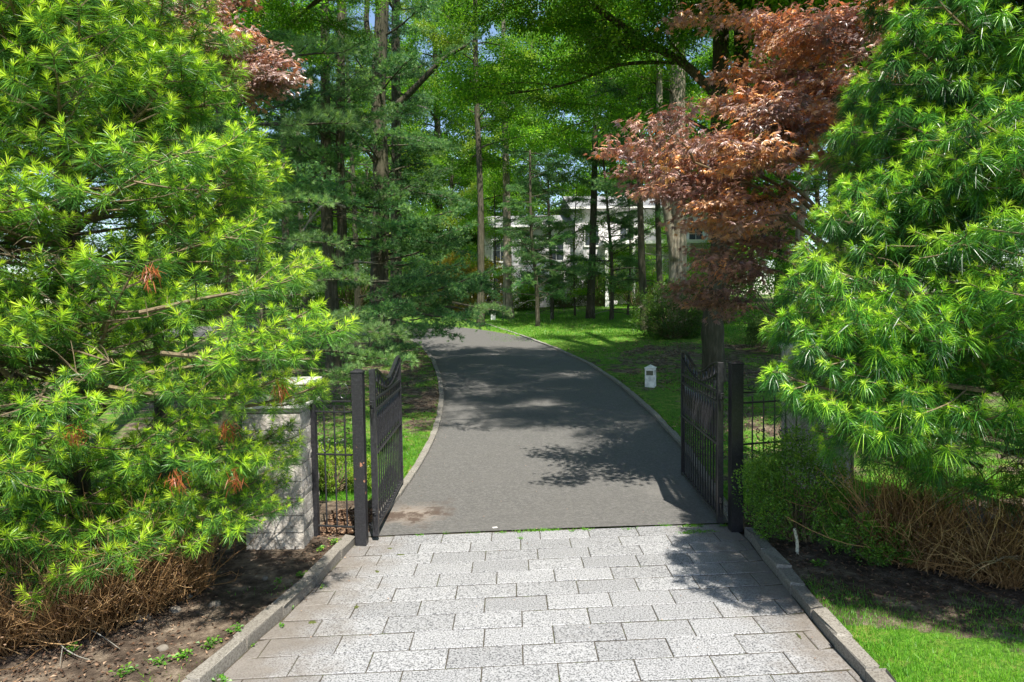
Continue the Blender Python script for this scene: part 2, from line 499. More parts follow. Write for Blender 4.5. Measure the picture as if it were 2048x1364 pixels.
def tube(mb, pts, rad, n=6, mi=0, tone=None, wob=0.0, cap=True):
    P = np.asarray(pts, float); k = len(P)
    rad = np.broadcast_to(rad, (k,)).astype(float)
    T = np.gradient(P, axis=0); T /= np.linalg.norm(T, axis=1)[:, None] + 1e-9
    ref = np.array([0, 0, 1.0]) if abs(T[:, 2].mean()) < .8 else np.array([1.0, 0, 0])
    A = np.cross(T, ref); A /= np.linalg.norm(A, axis=1)[:, None] + 1e-9
    B = np.cross(T, A)
    a = np.arange(n) * 2 * np.pi / n
    rr = rad[:, None] * (1 + (wob * RNG.normal(size=(k, n)) if wob else 0))
    V = P[:, None, :] + rr[:, :, None] * (np.cos(a)[None, :, None] * A[:, None, :] + np.sin(a)[None, :, None] * B[:, None, :])
    i = np.arange(k - 1)[:, None] * n; j = np.arange(n)[None, :]; j2 = (j + 1) % n
    F = np.stack([i + j, i + j2, i + n + j2, i + n + j], -1).reshape(-1, 4)
    fs = [F]
    if cap:
        if n == 4:
            fs.append(np.array([[3, 2, 1, 0], [(k - 1) * 4 + q for q in range(4)]]))
        else:
            fs.append(np.array([list(range(n))[::-1], [(k - 1) * n + q for q in range(n)]]))
    mb.add(V.reshape(-1, 3), fs, mi, tone)

def unit(v):
    return v / (np.linalg.norm(v, axis=-1, keepdims=True) + 1e-9)

def needles(mb, P, D, L, W, droop=0.15, tone=0.3, mi=0, seg=2):
    """flat needles or blades: base, direction, length, width"""
    n = len(P)
    D = unit(D)
    L = np.broadcast_to(L, (n,)); W = np.broadcast_to(W, (n,)); droop = np.broadcast_to(droop, (n,)); tone = np.broadcast_to(tone, (n,))
    S = unit(np.cross(D, unit(RNG.normal(size=(n, 3)) + np.array([0, 0, .6]))))
    ts = np.linspace(0, 1, seg + 1)
    ws = np.interp(ts, [0, .4, .85, 1], [.55, 1, .8, .25])
    rows = []
    for t, w in zip(ts, ws):
        c = P + D * (L * t)[:, None]
        c[:, 2] -= droop * L * t * t
        rows += [c - S * (W * w / 2)[:, None], c + S * (W * w / 2)[:, None]]
    V = np.stack(rows, 1)                        # n, 2(seg+1), 3
    k = 2 * (seg + 1)
    base = (np.arange(n) * k)[:, None]
    F = np.concatenate([base + np.array([[2 * q, 2 * q + 1, 2 * q + 3, 2 * q + 2]]) for q in range(seg)])
    mb.add(V.reshape(-1, 3), F, mi, np.repeat(tone, k))

def blades(mb, P, D, L, W, tone, mi=0):
    """single triangles"""
    n = len(P)
    D = unit(D)
    S = unit(np.cross(D, RNG.normal(size=(n, 3))))
    W = np.broadcast_to(W, (n,)); L = np.broadcast_to(L, (n,))
    V = np.stack([P - S * (W / 2)[:, None], P + S * (W / 2)[:, None], P + D * L[:, None]], 1)
    mb.add(V.reshape(-1, 3), (np.arange(n) * 3)[:, None] + np.array([[0, 1, 2]]), mi, np.repeat(np.broadcast_to(tone, (n,)), 3))

def leaves(mb, P, D, U, L, W, tone, mi=0, fold=.25):
    """rhombic folded leaves: base P, direction D, up-ish U"""
    n = len(P)
    D = unit(D); S = unit(np.cross(D, U)); Nn = np.cross(S, D)
    L = np.broadcast_to(L, (n,)); W = np.broadcast_to(W, (n,))
    mid = P + D * (L * .45)[:, None]
    V = np.stack([P, mid - S * (W / 2)[:, None] + Nn * (W * fold)[:, None], P + D * L[:, None] - Nn * (L * .12)[:, None], mid + S * (W / 2)[:, None] + Nn * (W * fold)[:, None]], 1)
    b_ = (np.arange(n) * 4)[:, None]
    F = np.concatenate([b_ + np.array([[0, 1, 2]]), b_ + np.array([[0, 2, 3]])])
    mb.add(V.reshape(-1, 3), F, mi, np.repeat(np.broadcast_to(tone, (n,)), 4))

def stars(mb, P, D, U, L, tone, mi=0):
    """palmate leaves: seven narrow lobes round one point"""
    n = len(P)
    D = unit(D); S = unit(np.cross(D, U)); Nn = np.cross(S, D)
    L = np.broadcast_to(L, (n,))
    for a, k in ((0, 1.0), (.62, .92), (-.62, .92), (1.25, .68), (-1.25, .68)):
        d = D * math.cos(a) + S * math.sin(a)
        s = -D * math.sin(a) + S * math.cos(a)
        ll = (L * k)[:, None]
        mid = P + d * ll * .45
        V = np.stack([P, mid - s * ll * .14, P + d * ll - Nn * ll * .18, mid + s * ll * .14], 1)
        b_ = (np.arange(n) * 4)[:, None]
        mb.add(V.reshape(-1, 3), b_ + np.array([[0, 1, 2, 3]]), mi, np.repeat(np.broadcast_to(tone, (n,)), 4))

# ================================================================== SETTING
# ground sheet -------------------------------------------------------
def axis(parts):
    out = []
    for a, b_, s in parts:
        out += list(np.arange(a, b_, s))
    out.append(parts[-1][1])
    return np.array(out)
gx = axis([(-400, -60, 34), (-60, -16, 4), (-16, -6, .8), (-6, 6, .075), (6, 16, .8), (16, 60, 4), (60, 400, 34)])
gy = axis([(-60, 1, 6), (1, 15, .075), (15, 45, .5), (45, 80, 3), (80, 700, 40)])
X, Y = np.meshgrid(gx, gy)
Z = rise(Y) + lift(X, Y)
Z += np.where(lift(X, Y) > 0, (np.sin(X * 1.7 + Y * .9) * np.sin(Y * 1.3 - X * .6)) * .012 + RNG.normal(size=X.shape) * .004, 0)
nx, ny = len(gx), len(gy)
mb = MB()
ii = (np.arange(ny - 1)[:, None] * nx + np.arange(nx - 1)[None, :]).ravel()
mb.add(np.stack([X, Y, Z], -1).reshape(-1, 3), np.stack([ii, ii + 1, ii + nx + 1, ii + nx], 1))
ground = mb.obj('ground', ['lawn'], smooth=True)
tag(ground, kind='structure')

def soilness(x, y):
    x = np.asarray(x, float); y = np.asarray(y, float)
    left = (x < XL(y)) & (y < 9.3)
    right = (x > XR(y)) & (y < 8.9) & (y > 5.55 + (x - 2.2) * -.28 + .0)
    s = np.where(left | right, 1.0, .12)
    s = np.where((x > XR(y)) & (y > 10) & (y < 24), .42, s)
    s = np.where((x > XR(y)) & (y >= 24) & (y < 60), .10, s)
    # mulch under the shrubs right of the lawn
    s = np.where(((x - 6.6) / 3.2) ** 2 + ((y - 22) / 3.6) ** 2 < 1, .62, s)
    s = np.where((x < XL(y)) & (y > 12.8) & (y < YEND), .52, s)
    s = np.where(y > 40, .5, s)
    return s
sa = ground.data.attributes.new('soil', 'FLOAT', 'POINT')
sa.data.foreach_set('value', soilness(X, Y).ravel().astype(np.float32))

# driveway -----------------------------------------------------------
mb = MB()
ys = np.concatenate([np.arange(GATE_Y + .02, 15, .25), np.arange(15, YEND, .5), [YEND]])
xs = np.linspace(0, 1, 9)
V = []
for y in ys:
    a, b_ = XL(y) - .02, XR(y) + .02
    if y < 8.6:
        a = min(a, -1.75); b_ = max(b_, 2.75)
    for t in xs:
        xx_ = a + (b_ - a) * t
        yy_ = y + .070 * (xx_ - .4) * max(0, 1 - (y - GATE_Y) / 2)
        V.append((xx_, yy_, float(rise(yy_)) + .004 + .012 * math.sin(math.pi * t)))
k = len(xs)
ii = (np.arange(len(ys) - 1)[:, None] * k + np.arange(k - 1)[None, :]).ravel()
mb.add(V, np.stack([ii, ii + 1, ii + k + 1, ii + k], 1))
drive = mb.obj('driveway', ['asphalt'], smooth=True)
tag(drive, kind='structure')
# the far reach, bending to the left behind the pines
near, far = BN, BF
mb = MB(); V = []
for p_, q_ in zip(near, far):
    for t in np.linspace(0, 1, 9):
        x = p_[0] + (q_[0] - p_[0]) * t; y = p_[1] + (q_[1] - p_[1]) * t
        V.append((x, y, float(rise(y)) + .004))
ii = (np.arange(len(near) - 1)[:, None] * 9 + np.arange(8)[None, :]).ravel()
mb.add(V, np.stack([ii, ii + 1, ii + 10, ii + 9], 1))
o = mb.obj('driveway_bend', ['asphalt'], smooth=True)
tag(o, kind='structure')
# a street far off on the left
mb = MB(); V = []
for x in np.linspace(-70, -9.5, 30):
    for y in (57, 59.5):
        V.append((x, y, float(rise(y)) + .07))
ii = np.arange(29) * 2
mb.add(V, np.stack([ii, ii + 2, ii + 3, ii + 1], 1))
tag(mb.obj('road', ['road']), kind='structure')

# apron of granite pavers ---------------------------------------------
apron = MB()
yy = np.arange(2.2, GATE_Y + .06, .3)
V = []
for y in yy:
    V += [(XL(y), y, -.004), (XR(y), y, -.004)]
V += [(-1.8, GATE_Y + .05, -.004), (2.85, GATE_Y + .05, -.004)]
ii = np.arange(len(V) // 2 - 1) * 2
apron.add(V, np.stack([ii, ii + 1, ii + 3, ii + 2], 1))
apron = apron.obj('pavement', ['joint'])
tag(apron, kind='structure')
TILT = .070
PW, PD = .575, .303
row = 0
y0 = GATE_Y
while y0 > 2.5:
    off = (row % 2) * PW * .5 + random.uniform(-.06, .06) - 5 + .18
    x = off
    while x < 5:
        w = PW + random.uniform(-.012, .012)
        a, b_ = x + .0045, x + w - .0045
        x += w
        corners = []
        for xx, dy in ((a, -PD + .0085), (b_, -PD + .0085), (b_, -.0085), (a, -.0085)):
            corners.append([xx, y0 + dy + TILT * (xx - .4)])
        c = np.array(corners)
        lim_l = XL(c[:, 1]) + .015; lim_r = XR(c[:, 1]) - .015
        if c[1, 0] - lim_l.min() < .035 or lim_r.max() - c[0, 0] < .035:
            continue
        c[:, 0] = np.clip(c[:, 0], lim_l, lim_r)
        # a narrow cut piece by the kerb joins its neighbour in the photo too; keep as it is
        zt = random.uniform(.001, .006)
        g = MB()
        bev = .005
        cc = c.mean(0)
        ins = c + np.sign(cc - c) * bev
        jit = np.array([random.uniform(-.0025, .0025) for _ in range(4)])
        pts = [(p_[0], p_[1], -.035) for p_ in c] + [(p_[0], p_[1], zt - bev * .8 + j) for p_, j in zip(c, jit)] + [(p_[0], p_[1], zt + j) for p_, j in zip(ins, jit)]
        f = [(8, 9, 10, 11)]
        for r_ in range(2):
            for i in range(4):
                j = (i + 1) % 4
                f.append((r_ * 4 + i, r_ * 4 + j, r_ * 4 + 4 + j, r_ * 4 + 4 + i))
        pts = np.array(pts); ctr = np.array([cc[0], cc[1], 0])
        g.add(pts - ctr, np.array(f))
        o = g.obj('paver', ['granite'], apron)
        o.location = ctr
    y0 -= PD
    row += 1

# kerbs ----------------------------------------------------------------
def stone_run(name, path, out_sign, length, width, top, bottom, label_mat, gap=.006, jit=.006, rough=.006, part='kerb_stone', limit=300, follow=True):
    """individual stones set end to end along a path; each one is a part"""
    root = empty(name, (0, 0, 0)); root['kind'] = 'structure'
    P = np.array([(p.x, p.y) for p in path])
    seg = np.linalg.norm(np.diff(P, axis=0), axis=1)
    cum = np.concatenate([[0], np.cumsum(seg)])
    s = 0.0; n = 0
    while s < cum[-1] - length * .4 and n < limit:
        ln = length * random.uniform(.8, 1.2)
        e = min(s + ln, cum[-1])
        def pt(d):
            return np.array([np.interp(d, cum, P[:, 0]), np.interp(d, cum, P[:, 1])])
        a, b_ = pt(s + gap / 2), pt(e - gap / 2)
        d = unit(b_ - a); nrm = np.array([-d[1], d[0]]) * out_sign
        ji = random.uniform(-jit, jit)
        inner_a = a + nrm * ji; inner_b = b_ + nrm * ji
        wv = width + random.uniform(-.01, .01)
        q = [inner_a, inner_b, inner_b + nrm * wv, inner_a + nrm * wv]
        c = np.mean(q, axis=0)
        zb = float(rise(c[1])) if follow else 0
        tp = top + random.uniform(-.006, .006)
        g = MB()
        b2 = .008
        pts = []
        for zz, k_ in ((bottom, 0), (tp - b2, 0), (tp, b2)):
            for v in q:
                v2 = v + (c - v) / (np.linalg.norm(c - v) + 1e-6) * k_ * 1.6
                jx = np.array([random.uniform(-rough, rough) for _ in range(3)]) if zz > bottom else np.zeros(3)
                pts.append((v2[0] - c[0] + jx[0], v2[1] - c[1] + jx[1], (float(rise(v[1])) if follow else 0) - zb + zz + jx[2]))
        # middle bulge on the long sides for a split face
        f = [(8, 9, 10, 11)]
        for r_ in range(2):
            for i in range(4):
                j = (i + 1) % 4
                f.append((r_ * 4 + i, r_ * 4 + j, r_ * 4 + 4 + j, r_ * 4 + 4 + i))
        f = np.array(f)
        if out_sign < 0:
            f = f[:, ::-1]
        g.add(np.array(pts), f)
        o = g.obj(part, [label_mat], root)
        o.location = (c[0], c[1], zb)
        s = e; n += 1
    return root
stone_run('kerb', L_AP, 1, .60, .115, .098, -.08, 'granite_kerb', rough=.019, jit=.013, gap=.014)
stone_run('kerb', R_AP, -1, .44, .115, .098, -.08, 'granite_kerb', rough=.018, jit=.013, gap=.014)
def sub(path, y0, y1):
    return [p for p in path if y0 <= p.y <= y1]
stone_run('edging', L_DR, 1, .26, .11, .055, -.08, 'granite_kerb', rough=.005, part='edging_stone')
stone_run('edging', [ong(1458, 1046), ong(1405, 958)] + R_DR[2:], -1, .28, .11, .055, -.08, 'granite_kerb', rough=.005, part='edging_stone')

# ================================================================== TREE LIBRARY
def umbrella_bough(L, seed, gap=1.15, long_needles=False, dens=1.0, droopy=False):
    """twiggy bough of an umbrella pine: whorls of flat needles at every shoot"""
    rs = np.random.RandomState(seed)
    mb = MB()
    shoots = []
    def axis_pts(p0, d0, ln, up, n=6):
        pts = [np.array(p0, float)]; d = np.array(d0, float)
        for _ in range(n):
            d = d + np.array([0, 0, up]) + rs.normal(size=3) * .05
            d /= np.linalg.norm(d)
            pts.append(pts[-1] + d * ln / n)
        return np.array(pts), d
    main, dend = axis_pts((0, 0, 0), (1, 0, -.12 if droopy else .05), L, .035)
    tube(mb, main, np.linspace(.022, .006, len(main)), 5, 0)
    cum = np.linspace(0, L, len(main))
    s = max(L - gap * 1.15, .12)
    side = 1
    while s < L - .03:
        base = np.array([np.interp(s, cum, main[:, k]) for k in range(3)])
        ln = min((L - s) * .75 + .14, .62) * rs.uniform(.75, 1.15)
        ang = R(rs.uniform(38, 68)) * side
        el = rs.uniform(-.25, .55)
        d = np.array([math.cos(ang), math.sin(ang), el])
        tw, de = axis_pts(base, d, ln, .07, 4)
        tube(mb, tw, np.linspace(.008, .004, len(tw)), 4, 0)
        c2 = np.linspace(0, ln, len(tw))
        t = .10
        sd = 1
        while t < ln - .06:
            q = np.array([np.interp(t, c2, tw[:, k]) for k in range(3)])
            a2 = ang + R(rs.uniform(35, 65)) * sd
            d2 = np.array([math.cos(a2), math.sin(a2), rs.uniform(.1, .9)])
            d2 /= np.linalg.norm(d2)
            l2 = rs.uniform(.07, .17)
            tube(mb, [q, q + d2 * l2], [.004, .003], 3, 0)
            shoots.append((q + d2 * l2, d2))
            t += rs.uniform(.09, .14) / dens; sd = -sd
        shoots.append((tw[-1], de))
        s += rs.uniform(.075, .13) / dens
        side = -side
    shoots.append((main[-1], dend))
    P, D, Ls, W, dr, T = [], [], [], [], [], []
    for p, d in shoots:
        ax = d * .75 + np.array([0, 0, .65]) + rs.normal(size=3) * .12
        ax /= np.linalg.norm(ax)
        ref = np.cross(ax, [0.3, .9, .1]); ref /= np.linalg.norm(ref); r2 = np.cross(ax, ref)
        tender = rs.uniform(.0, 1.0)
        nn = 92 if long_needles else 82
        big = rs.uniform(.68, 1.22)
        run = rs.uniform(.10, .17) * big
        for q in range(nn):
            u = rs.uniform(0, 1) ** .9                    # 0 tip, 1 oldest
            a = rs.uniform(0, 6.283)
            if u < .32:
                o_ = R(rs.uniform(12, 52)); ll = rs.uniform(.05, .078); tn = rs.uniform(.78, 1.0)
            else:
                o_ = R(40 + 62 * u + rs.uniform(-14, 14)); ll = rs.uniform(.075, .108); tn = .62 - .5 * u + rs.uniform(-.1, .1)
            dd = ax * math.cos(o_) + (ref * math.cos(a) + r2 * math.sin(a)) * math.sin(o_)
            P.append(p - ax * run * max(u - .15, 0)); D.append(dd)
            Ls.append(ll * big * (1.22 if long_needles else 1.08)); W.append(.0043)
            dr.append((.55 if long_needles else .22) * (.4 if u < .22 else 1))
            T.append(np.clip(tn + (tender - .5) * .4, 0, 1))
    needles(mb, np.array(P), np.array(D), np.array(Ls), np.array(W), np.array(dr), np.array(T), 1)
    return mb, len(shoots)

def pine_bough(L, seed, tufts_per_m=40, nl=.105, wid=.011, nn=13, sunny=0.0):  # last argument paints sunlight into the needle tone
    rs = np.random.RandomState(seed)
    mb = MB(); P, D, T = [], [], []
    pts = [np.zeros(3)]; d = np.array([1, 0, .12])
    for _ in range(9):
        d = d + rs.normal(size=3) * .06 + np.array([0, 0, -.015]); d /= np.linalg.norm(d)
        pts.append(pts[-1] + d * L / 9)
    main = np.array(pts); cum = np.linspace(0, L, 10)
    tube(mb, main, np.linspace(.035, .006, 10), 5, 0)
    s = L * .22; side = 1
    while s < L:
        base = np.array([np.interp(s, cum, main[:, k]) for k in range(3)])
        ln = (.25 + (L - s) * .45) * rs.uniform(.7, 1.15)
        ang = R(rs.uniform(35, 70)) * side
        d = np.array([math.cos(ang), math.sin(ang), rs.uniform(-.12, .18)])
        tw = [base]; dd = d.copy()
        for _ in range(5):
            dd = dd + rs.normal(size=3) * .12 + np.array([.05, 0, .02]); dd /= np.linalg.norm(dd)
            tw.append(tw[-1] + dd * ln / 5)
        tw = np.array(tw); c2 = np.linspace(0, ln, 6)
        tube(mb, tw, np.linspace(.009, .003, 6), 3, 0)
        n = int(ln * tufts_per_m) + 3
        for t in np.linspace(ln * .25, ln, n):
            q = np.array([np.interp(t, c2, tw[:, k]) for k in range(3)])
            off = rs.normal(size=3) * np.array([.07, .07, .035])
            q2 = q + off
            ax = dd * .8 + off * 6 + np.array([0, 0, .25]); ax /= np.linalg.norm(ax)
            P.append(q2); D.append(ax); T.append(np.clip(sunny + .25 + .5 * t / ln + rs.normal() * .16, 0, 1))
        s += rs.uniform(.07, .16) * (1 + L * .1); side = -side
    P = np.array(P); D = np.array(D); T = np.array(T)
    PP = np.repeat(P, nn, 0); DD = unit(np.repeat(D, nn, 0) + rs.normal(size=(len(PP), 3)) * .48)
    blades(mb, PP, DD, nl * rs.uniform(.75, 1.1, len(PP)), wid, np.clip(np.repeat(T, nn) + rs.normal(size=len(PP)) * .08, 0, 1), 1)
    return mb, len(P)

def leafy_bough(L, seed, leaf=.085, dens=1.0, star=False, flat=.10, sunny=0.0):  # last argument lifts the leaf tone to stand for light shining through
    rs = np.random.RandomState(seed)
    mb = MB(); P, D, T = [], [], []
    pts = [np.zeros(3)]; d = np.array([1, 0, .10])
    for _ in range(8):
        d = d + rs.normal(size=3) * np.array([.1, .12, .06]) ; d /= np.linalg.norm(d)
        pts.append(pts[-1] + d * L / 8)
    main = np.array(pts); cum = np.linspace(0, L, 9)
    tube(mb, main, np.linspace(.012 * L, .004, 9), 5, 0)
    s = L * .15; side = 1
    while s < L:
        base = np.array([np.interp(s, cum, main[:, k]) for k in range(3)])
        ln = (.18 * L + (L - s) * .38) * rs.uniform(.6, 1.2)
        ang = R(rs.uniform(28, 75)) * side
        d = np.array([math.cos(ang), math.sin(ang), rs.uniform(-.3, .45)])
        tw = [base]; dd = d.copy()
        for _ in range(4):
            dd = dd + rs.normal(size=3) * .14; dd /= np.linalg.norm(dd)
            tw.append(tw[-1] + dd * ln / 4)
        tw = np.array(tw); c2 = np.linspace(0, ln, 5)
        tube(mb, tw, np.linspace(.007, .002, 5), 3, 0)
        n = int(ln * 33 * dens) + 2
        tb = rs.normal() * .13
        for t in np.linspace(ln * .12, ln, n):
            q = np.array([np.interp(t, c2, tw[:, k]) for k in range(3)])
            for _ in range(3):
                off = rs.normal(size=3) * np.array([.12, .12, flat])
                P.append(q + off); D.append(dd * .6 + unit(off) * 1.0 + np.array([0, 0, -.15]))
                T.append(np.clip(.42 + sunny + tb + rs.normal() * .2, 0, 1))
        s += rs.uniform(.08, .18) * (L / 3 + .3); side = -side
    P = np.array(P); D = np.array(D); T = np.array(T)
    U = unit(rs.normal(size=P.shape) * .8 + np.array([.1, -.35, .8]))
    if star:
        D[:, 2] = D[:, 2] * .5 - .40
        U = unit(rs.normal(size=P.shape) * .42 + np.array([.05, -.35, 1]))
        stars(mb, P, D, U, leaf * rs.uniform(.7, 1.15, len(P)), T, 1)
    else:
        leaves(mb, P, D, U, leaf * rs.uniform(.65, 1.2, len(P)), leaf * .62, T, 1)
    return mb, len(P)

UMB = {}
for i, (L, drp) in enumerate(((.9, 0), (1.3, 0), (1.7, 0), (2.2, 0), (1.2, 1), (1.8, 1))):
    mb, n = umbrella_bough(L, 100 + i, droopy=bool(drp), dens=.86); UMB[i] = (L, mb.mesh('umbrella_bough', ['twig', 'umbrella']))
UMBR = {}
for i, (L, drp) in enumerate(((.9, 0), (1.3, 0), (1.7, 1), (2.1, 1))):
    mb, n = umbrella_bough(L, 200 + i, long_needles=True, droopy=bool(drp), dens=.88); UMBR[i] = (L, mb.mesh('umbrella_bough', ['twig', 'umbrella_dark']))
PINE = [pine_bough(L, 300 + i)[0].mesh('pine_bough', ['bark', 'pine']) for i, L in enumerate((2.0, 2.6, 3.2, 2.4))]
PINE_L = [2.0, 2.6, 3.2, 2.4]
PINE_NEAR = [pine_bough(L, 340 + i, tufts_per_m=30, nl=.11, wid=.0055, nn=26, sunny=.3)[0].mesh('pine_bough', ['bark', 'pine']) for i, L in enumerate((1.8, 2.3))]  # tone raised so these hanging boughs look sunlit
LEAF = [leafy_bough(3.0, 400 + i, leaf=.095)[0].mesh('leafy_bough', ['bark', 'leaf']) for i in range(4)]
LEAF_Y = [leafy_bough(3.0, 420 + i, leaf=.10)[0].mesh('leafy_bough', ['bark', 'leaf_yellow']) for i in range(1)]
MAP = [leafy_bough(1.7, 440 + i, leaf=.105, dens=.55, star=True, flat=.03)[0].mesh('maple_bough', ['twig', 'maple']) for i in range(4)]

MAP_LIT = [leafy_bough(1.7, 460 + i, leaf=.105, dens=.5, star=True, flat=.03, sunny=.34)[0].mesh('maple_bough', ['twig', 'maple']) for i in range(2)]  # backlight put into the leaf colour: tone pushed towards orange

def trunk_mesh(pts, r0, r1, mat, n=14, wob=.05, flare=1.35, k=6):
    P = poly(pts, k)
    t = np.linspace(0, 1, len(P))
    rad = r0 + (r1 - r0) * t ** .8
    rad = rad * (1 + (flare - 1) * np.exp(-t * 22))
    mb = MB(); tube(mb, P, rad, n, 0, wob=wob)
    return mb, P, rad

def put(mesh, name, parent, loc, az, pitch, scale, roll=None):
    o = bpy.data.objects.new(name, mesh)
    o.parent = parent
    o.location = loc
    o.rotation_euler = Euler((random.uniform(-.25, .25) if roll is None else roll, -pitch, az), 'XYZ')
    o.scale = (scale,) * 3
    COL.objects.link(o)
    return o

def along(P, t):
    x = t * (len(P) - 1); i = min(int(x), len(P) - 2)
    return P[i] + (P[i + 1] - P[i]) * (x - i)

# ================================================================== GATE PILLARS, POSTS, GATES
def stone_pillar(loc, label, h_body=1.56, s=.64):
    root = empty('stone_pillar', loc, label, 'pillar', 'stone pillars beside the gate')
    z = 0; row = 0
    ch = .188
    while z < h_body - .05:
        hh = min(ch, h_body - z)
        for side in (0, 1):
            g = MB()
            # half the pillar, split in x or y by turns
            w, d = (s / 2, s) if row % 2 == 0 else (s, s / 2)
            cx, cy = ((side - .5) * s / 2 * 1.0, 0) if row % 2 == 0 else (0, (side - .5) * s / 2)
            gp = .009
            nx_, nz_ = 4, 3
            W_, D_, H_ = w - gp, d - gp, hh - gp
            rings = []
            for iz in range(nz_ + 1):
                zz = -H_ / 2 + H_ * iz / nz_
                edge = iz in (0, nz_)
                ring = []
                per = [(-1, -1), (-.33, -1), (.33, -1), (1, -1), (1, -.33), (1, .33), (1, 1), (.33, 1), (-.33, 1), (-1, 1), (-1, .33), (-1, -.33)]
                for u, v in per:
                    k_ = .988 if edge else 1 + random.uniform(-.012, .030)
                    ring.append((u * W_ / 2 * k_, v * D_ / 2 * (k_ if not edge else .985), zz))
                rings.append(ring)
            V = np.array(rings).reshape(-1, 3)
            F = []
            for r_ in range(nz_):
                for i in range(12):
                    j = (i + 1) % 12
                    F.append((r_ * 12 + i, r_ * 12 + j, (r_ + 1) * 12 + j, (r_ + 1) * 12 + i))
            g.add(V, [np.array(F), np.array([list(range(12))[::-1], list(range(36, 48))])])
            o = g.obj('stone_block', ['split_stone'], root)
            o.location = (cx, cy, z + hh / 2)
        z += hh; row += 1
    g = MB(); box(g, (0, 0, z / 2), (s - .05, s - .05, z - .01)); g.obj('mortar', ['joint'], root)
    g = MB(); bevel_box(g, (0, 0, z + .018), (s + .07, s + .07, .036), .006); g.obj('moulding', ['stone_cap'], root)
    z += .036
    fh = .165
    g = MB(); box(g, (0, 0, z + fh / 2), (s - .06, s - .06, fh - .004)); g.obj('frieze_core', ['joint'], root)
    n = 7
    for face in range(4):
        for i in range(n):
            g = MB(); w = s / n
            bevel_box(g, (0, 0, 0), (w - .008, .03, fh - .006), .003)
            o = g.obj('frieze_stone', ['stone_band'], root)
            u = -s / 2 + w * (i + .5)
            a = face * math.pi / 2
            x_, y_ = u, -s / 2 + .016 + random.uniform(-.003, .003)
            o.location = (x_ * math.cos(a) - y_ * math.sin(a), x_ * math.sin(a) + y_ * math.cos(a), z + fh / 2)
            o.rotation_euler = (0, 0, a)
    z += fh
    g = MB(); bevel_box(g, (0, 0, z + .014), (s + .03, s + .03, .028), .005); g.obj('moulding', ['stone_cap'], root)
    z += .028
    g = MB(); bevel_box(g, (0, 0, z + .022), (s + .11, s + .11, .042), .007); g.obj('cap_slab', ['stone_cap'], root)
    return root
PL = ong(608, 1112)
stone_pillar((PL.x - .32, PL.y + .34, .06), 'pale split-face stone pillar half hidden by the bright needled tree on the left')
PRp = at(1570, 692, 8.6)
stone_pillar((PRp.x + .52, 8.9, PRp.z - 1.83), 'stone pillar with flat cap behind the right needled tree, almost hidden')

def iron_tube(pts, w, parent, name, n=4, mat='iron', wob=0):
    g = MB(); tube(g, pts, w, n, 0)
    return g.obj(name, [mat], parent)

def gate_post(loc, h, w, label, mat='iron'):
    root = empty('gate_post', loc, label, 'gate post', 'black iron gate posts')
    g = MB(); bevel_box(g, (0, 0, h / 2), (w, w, h), .006); g.obj('shaft', [mat], root)
    g = MB(); bevel_box(g, (0, 0, h + .006), (w + .014, w + .014, .02), .004)
    box(g, (0, 0, h + .026), (w + .004, w + .004, .024), taper=.35); g.obj('post_cap', [mat], root)
    return root

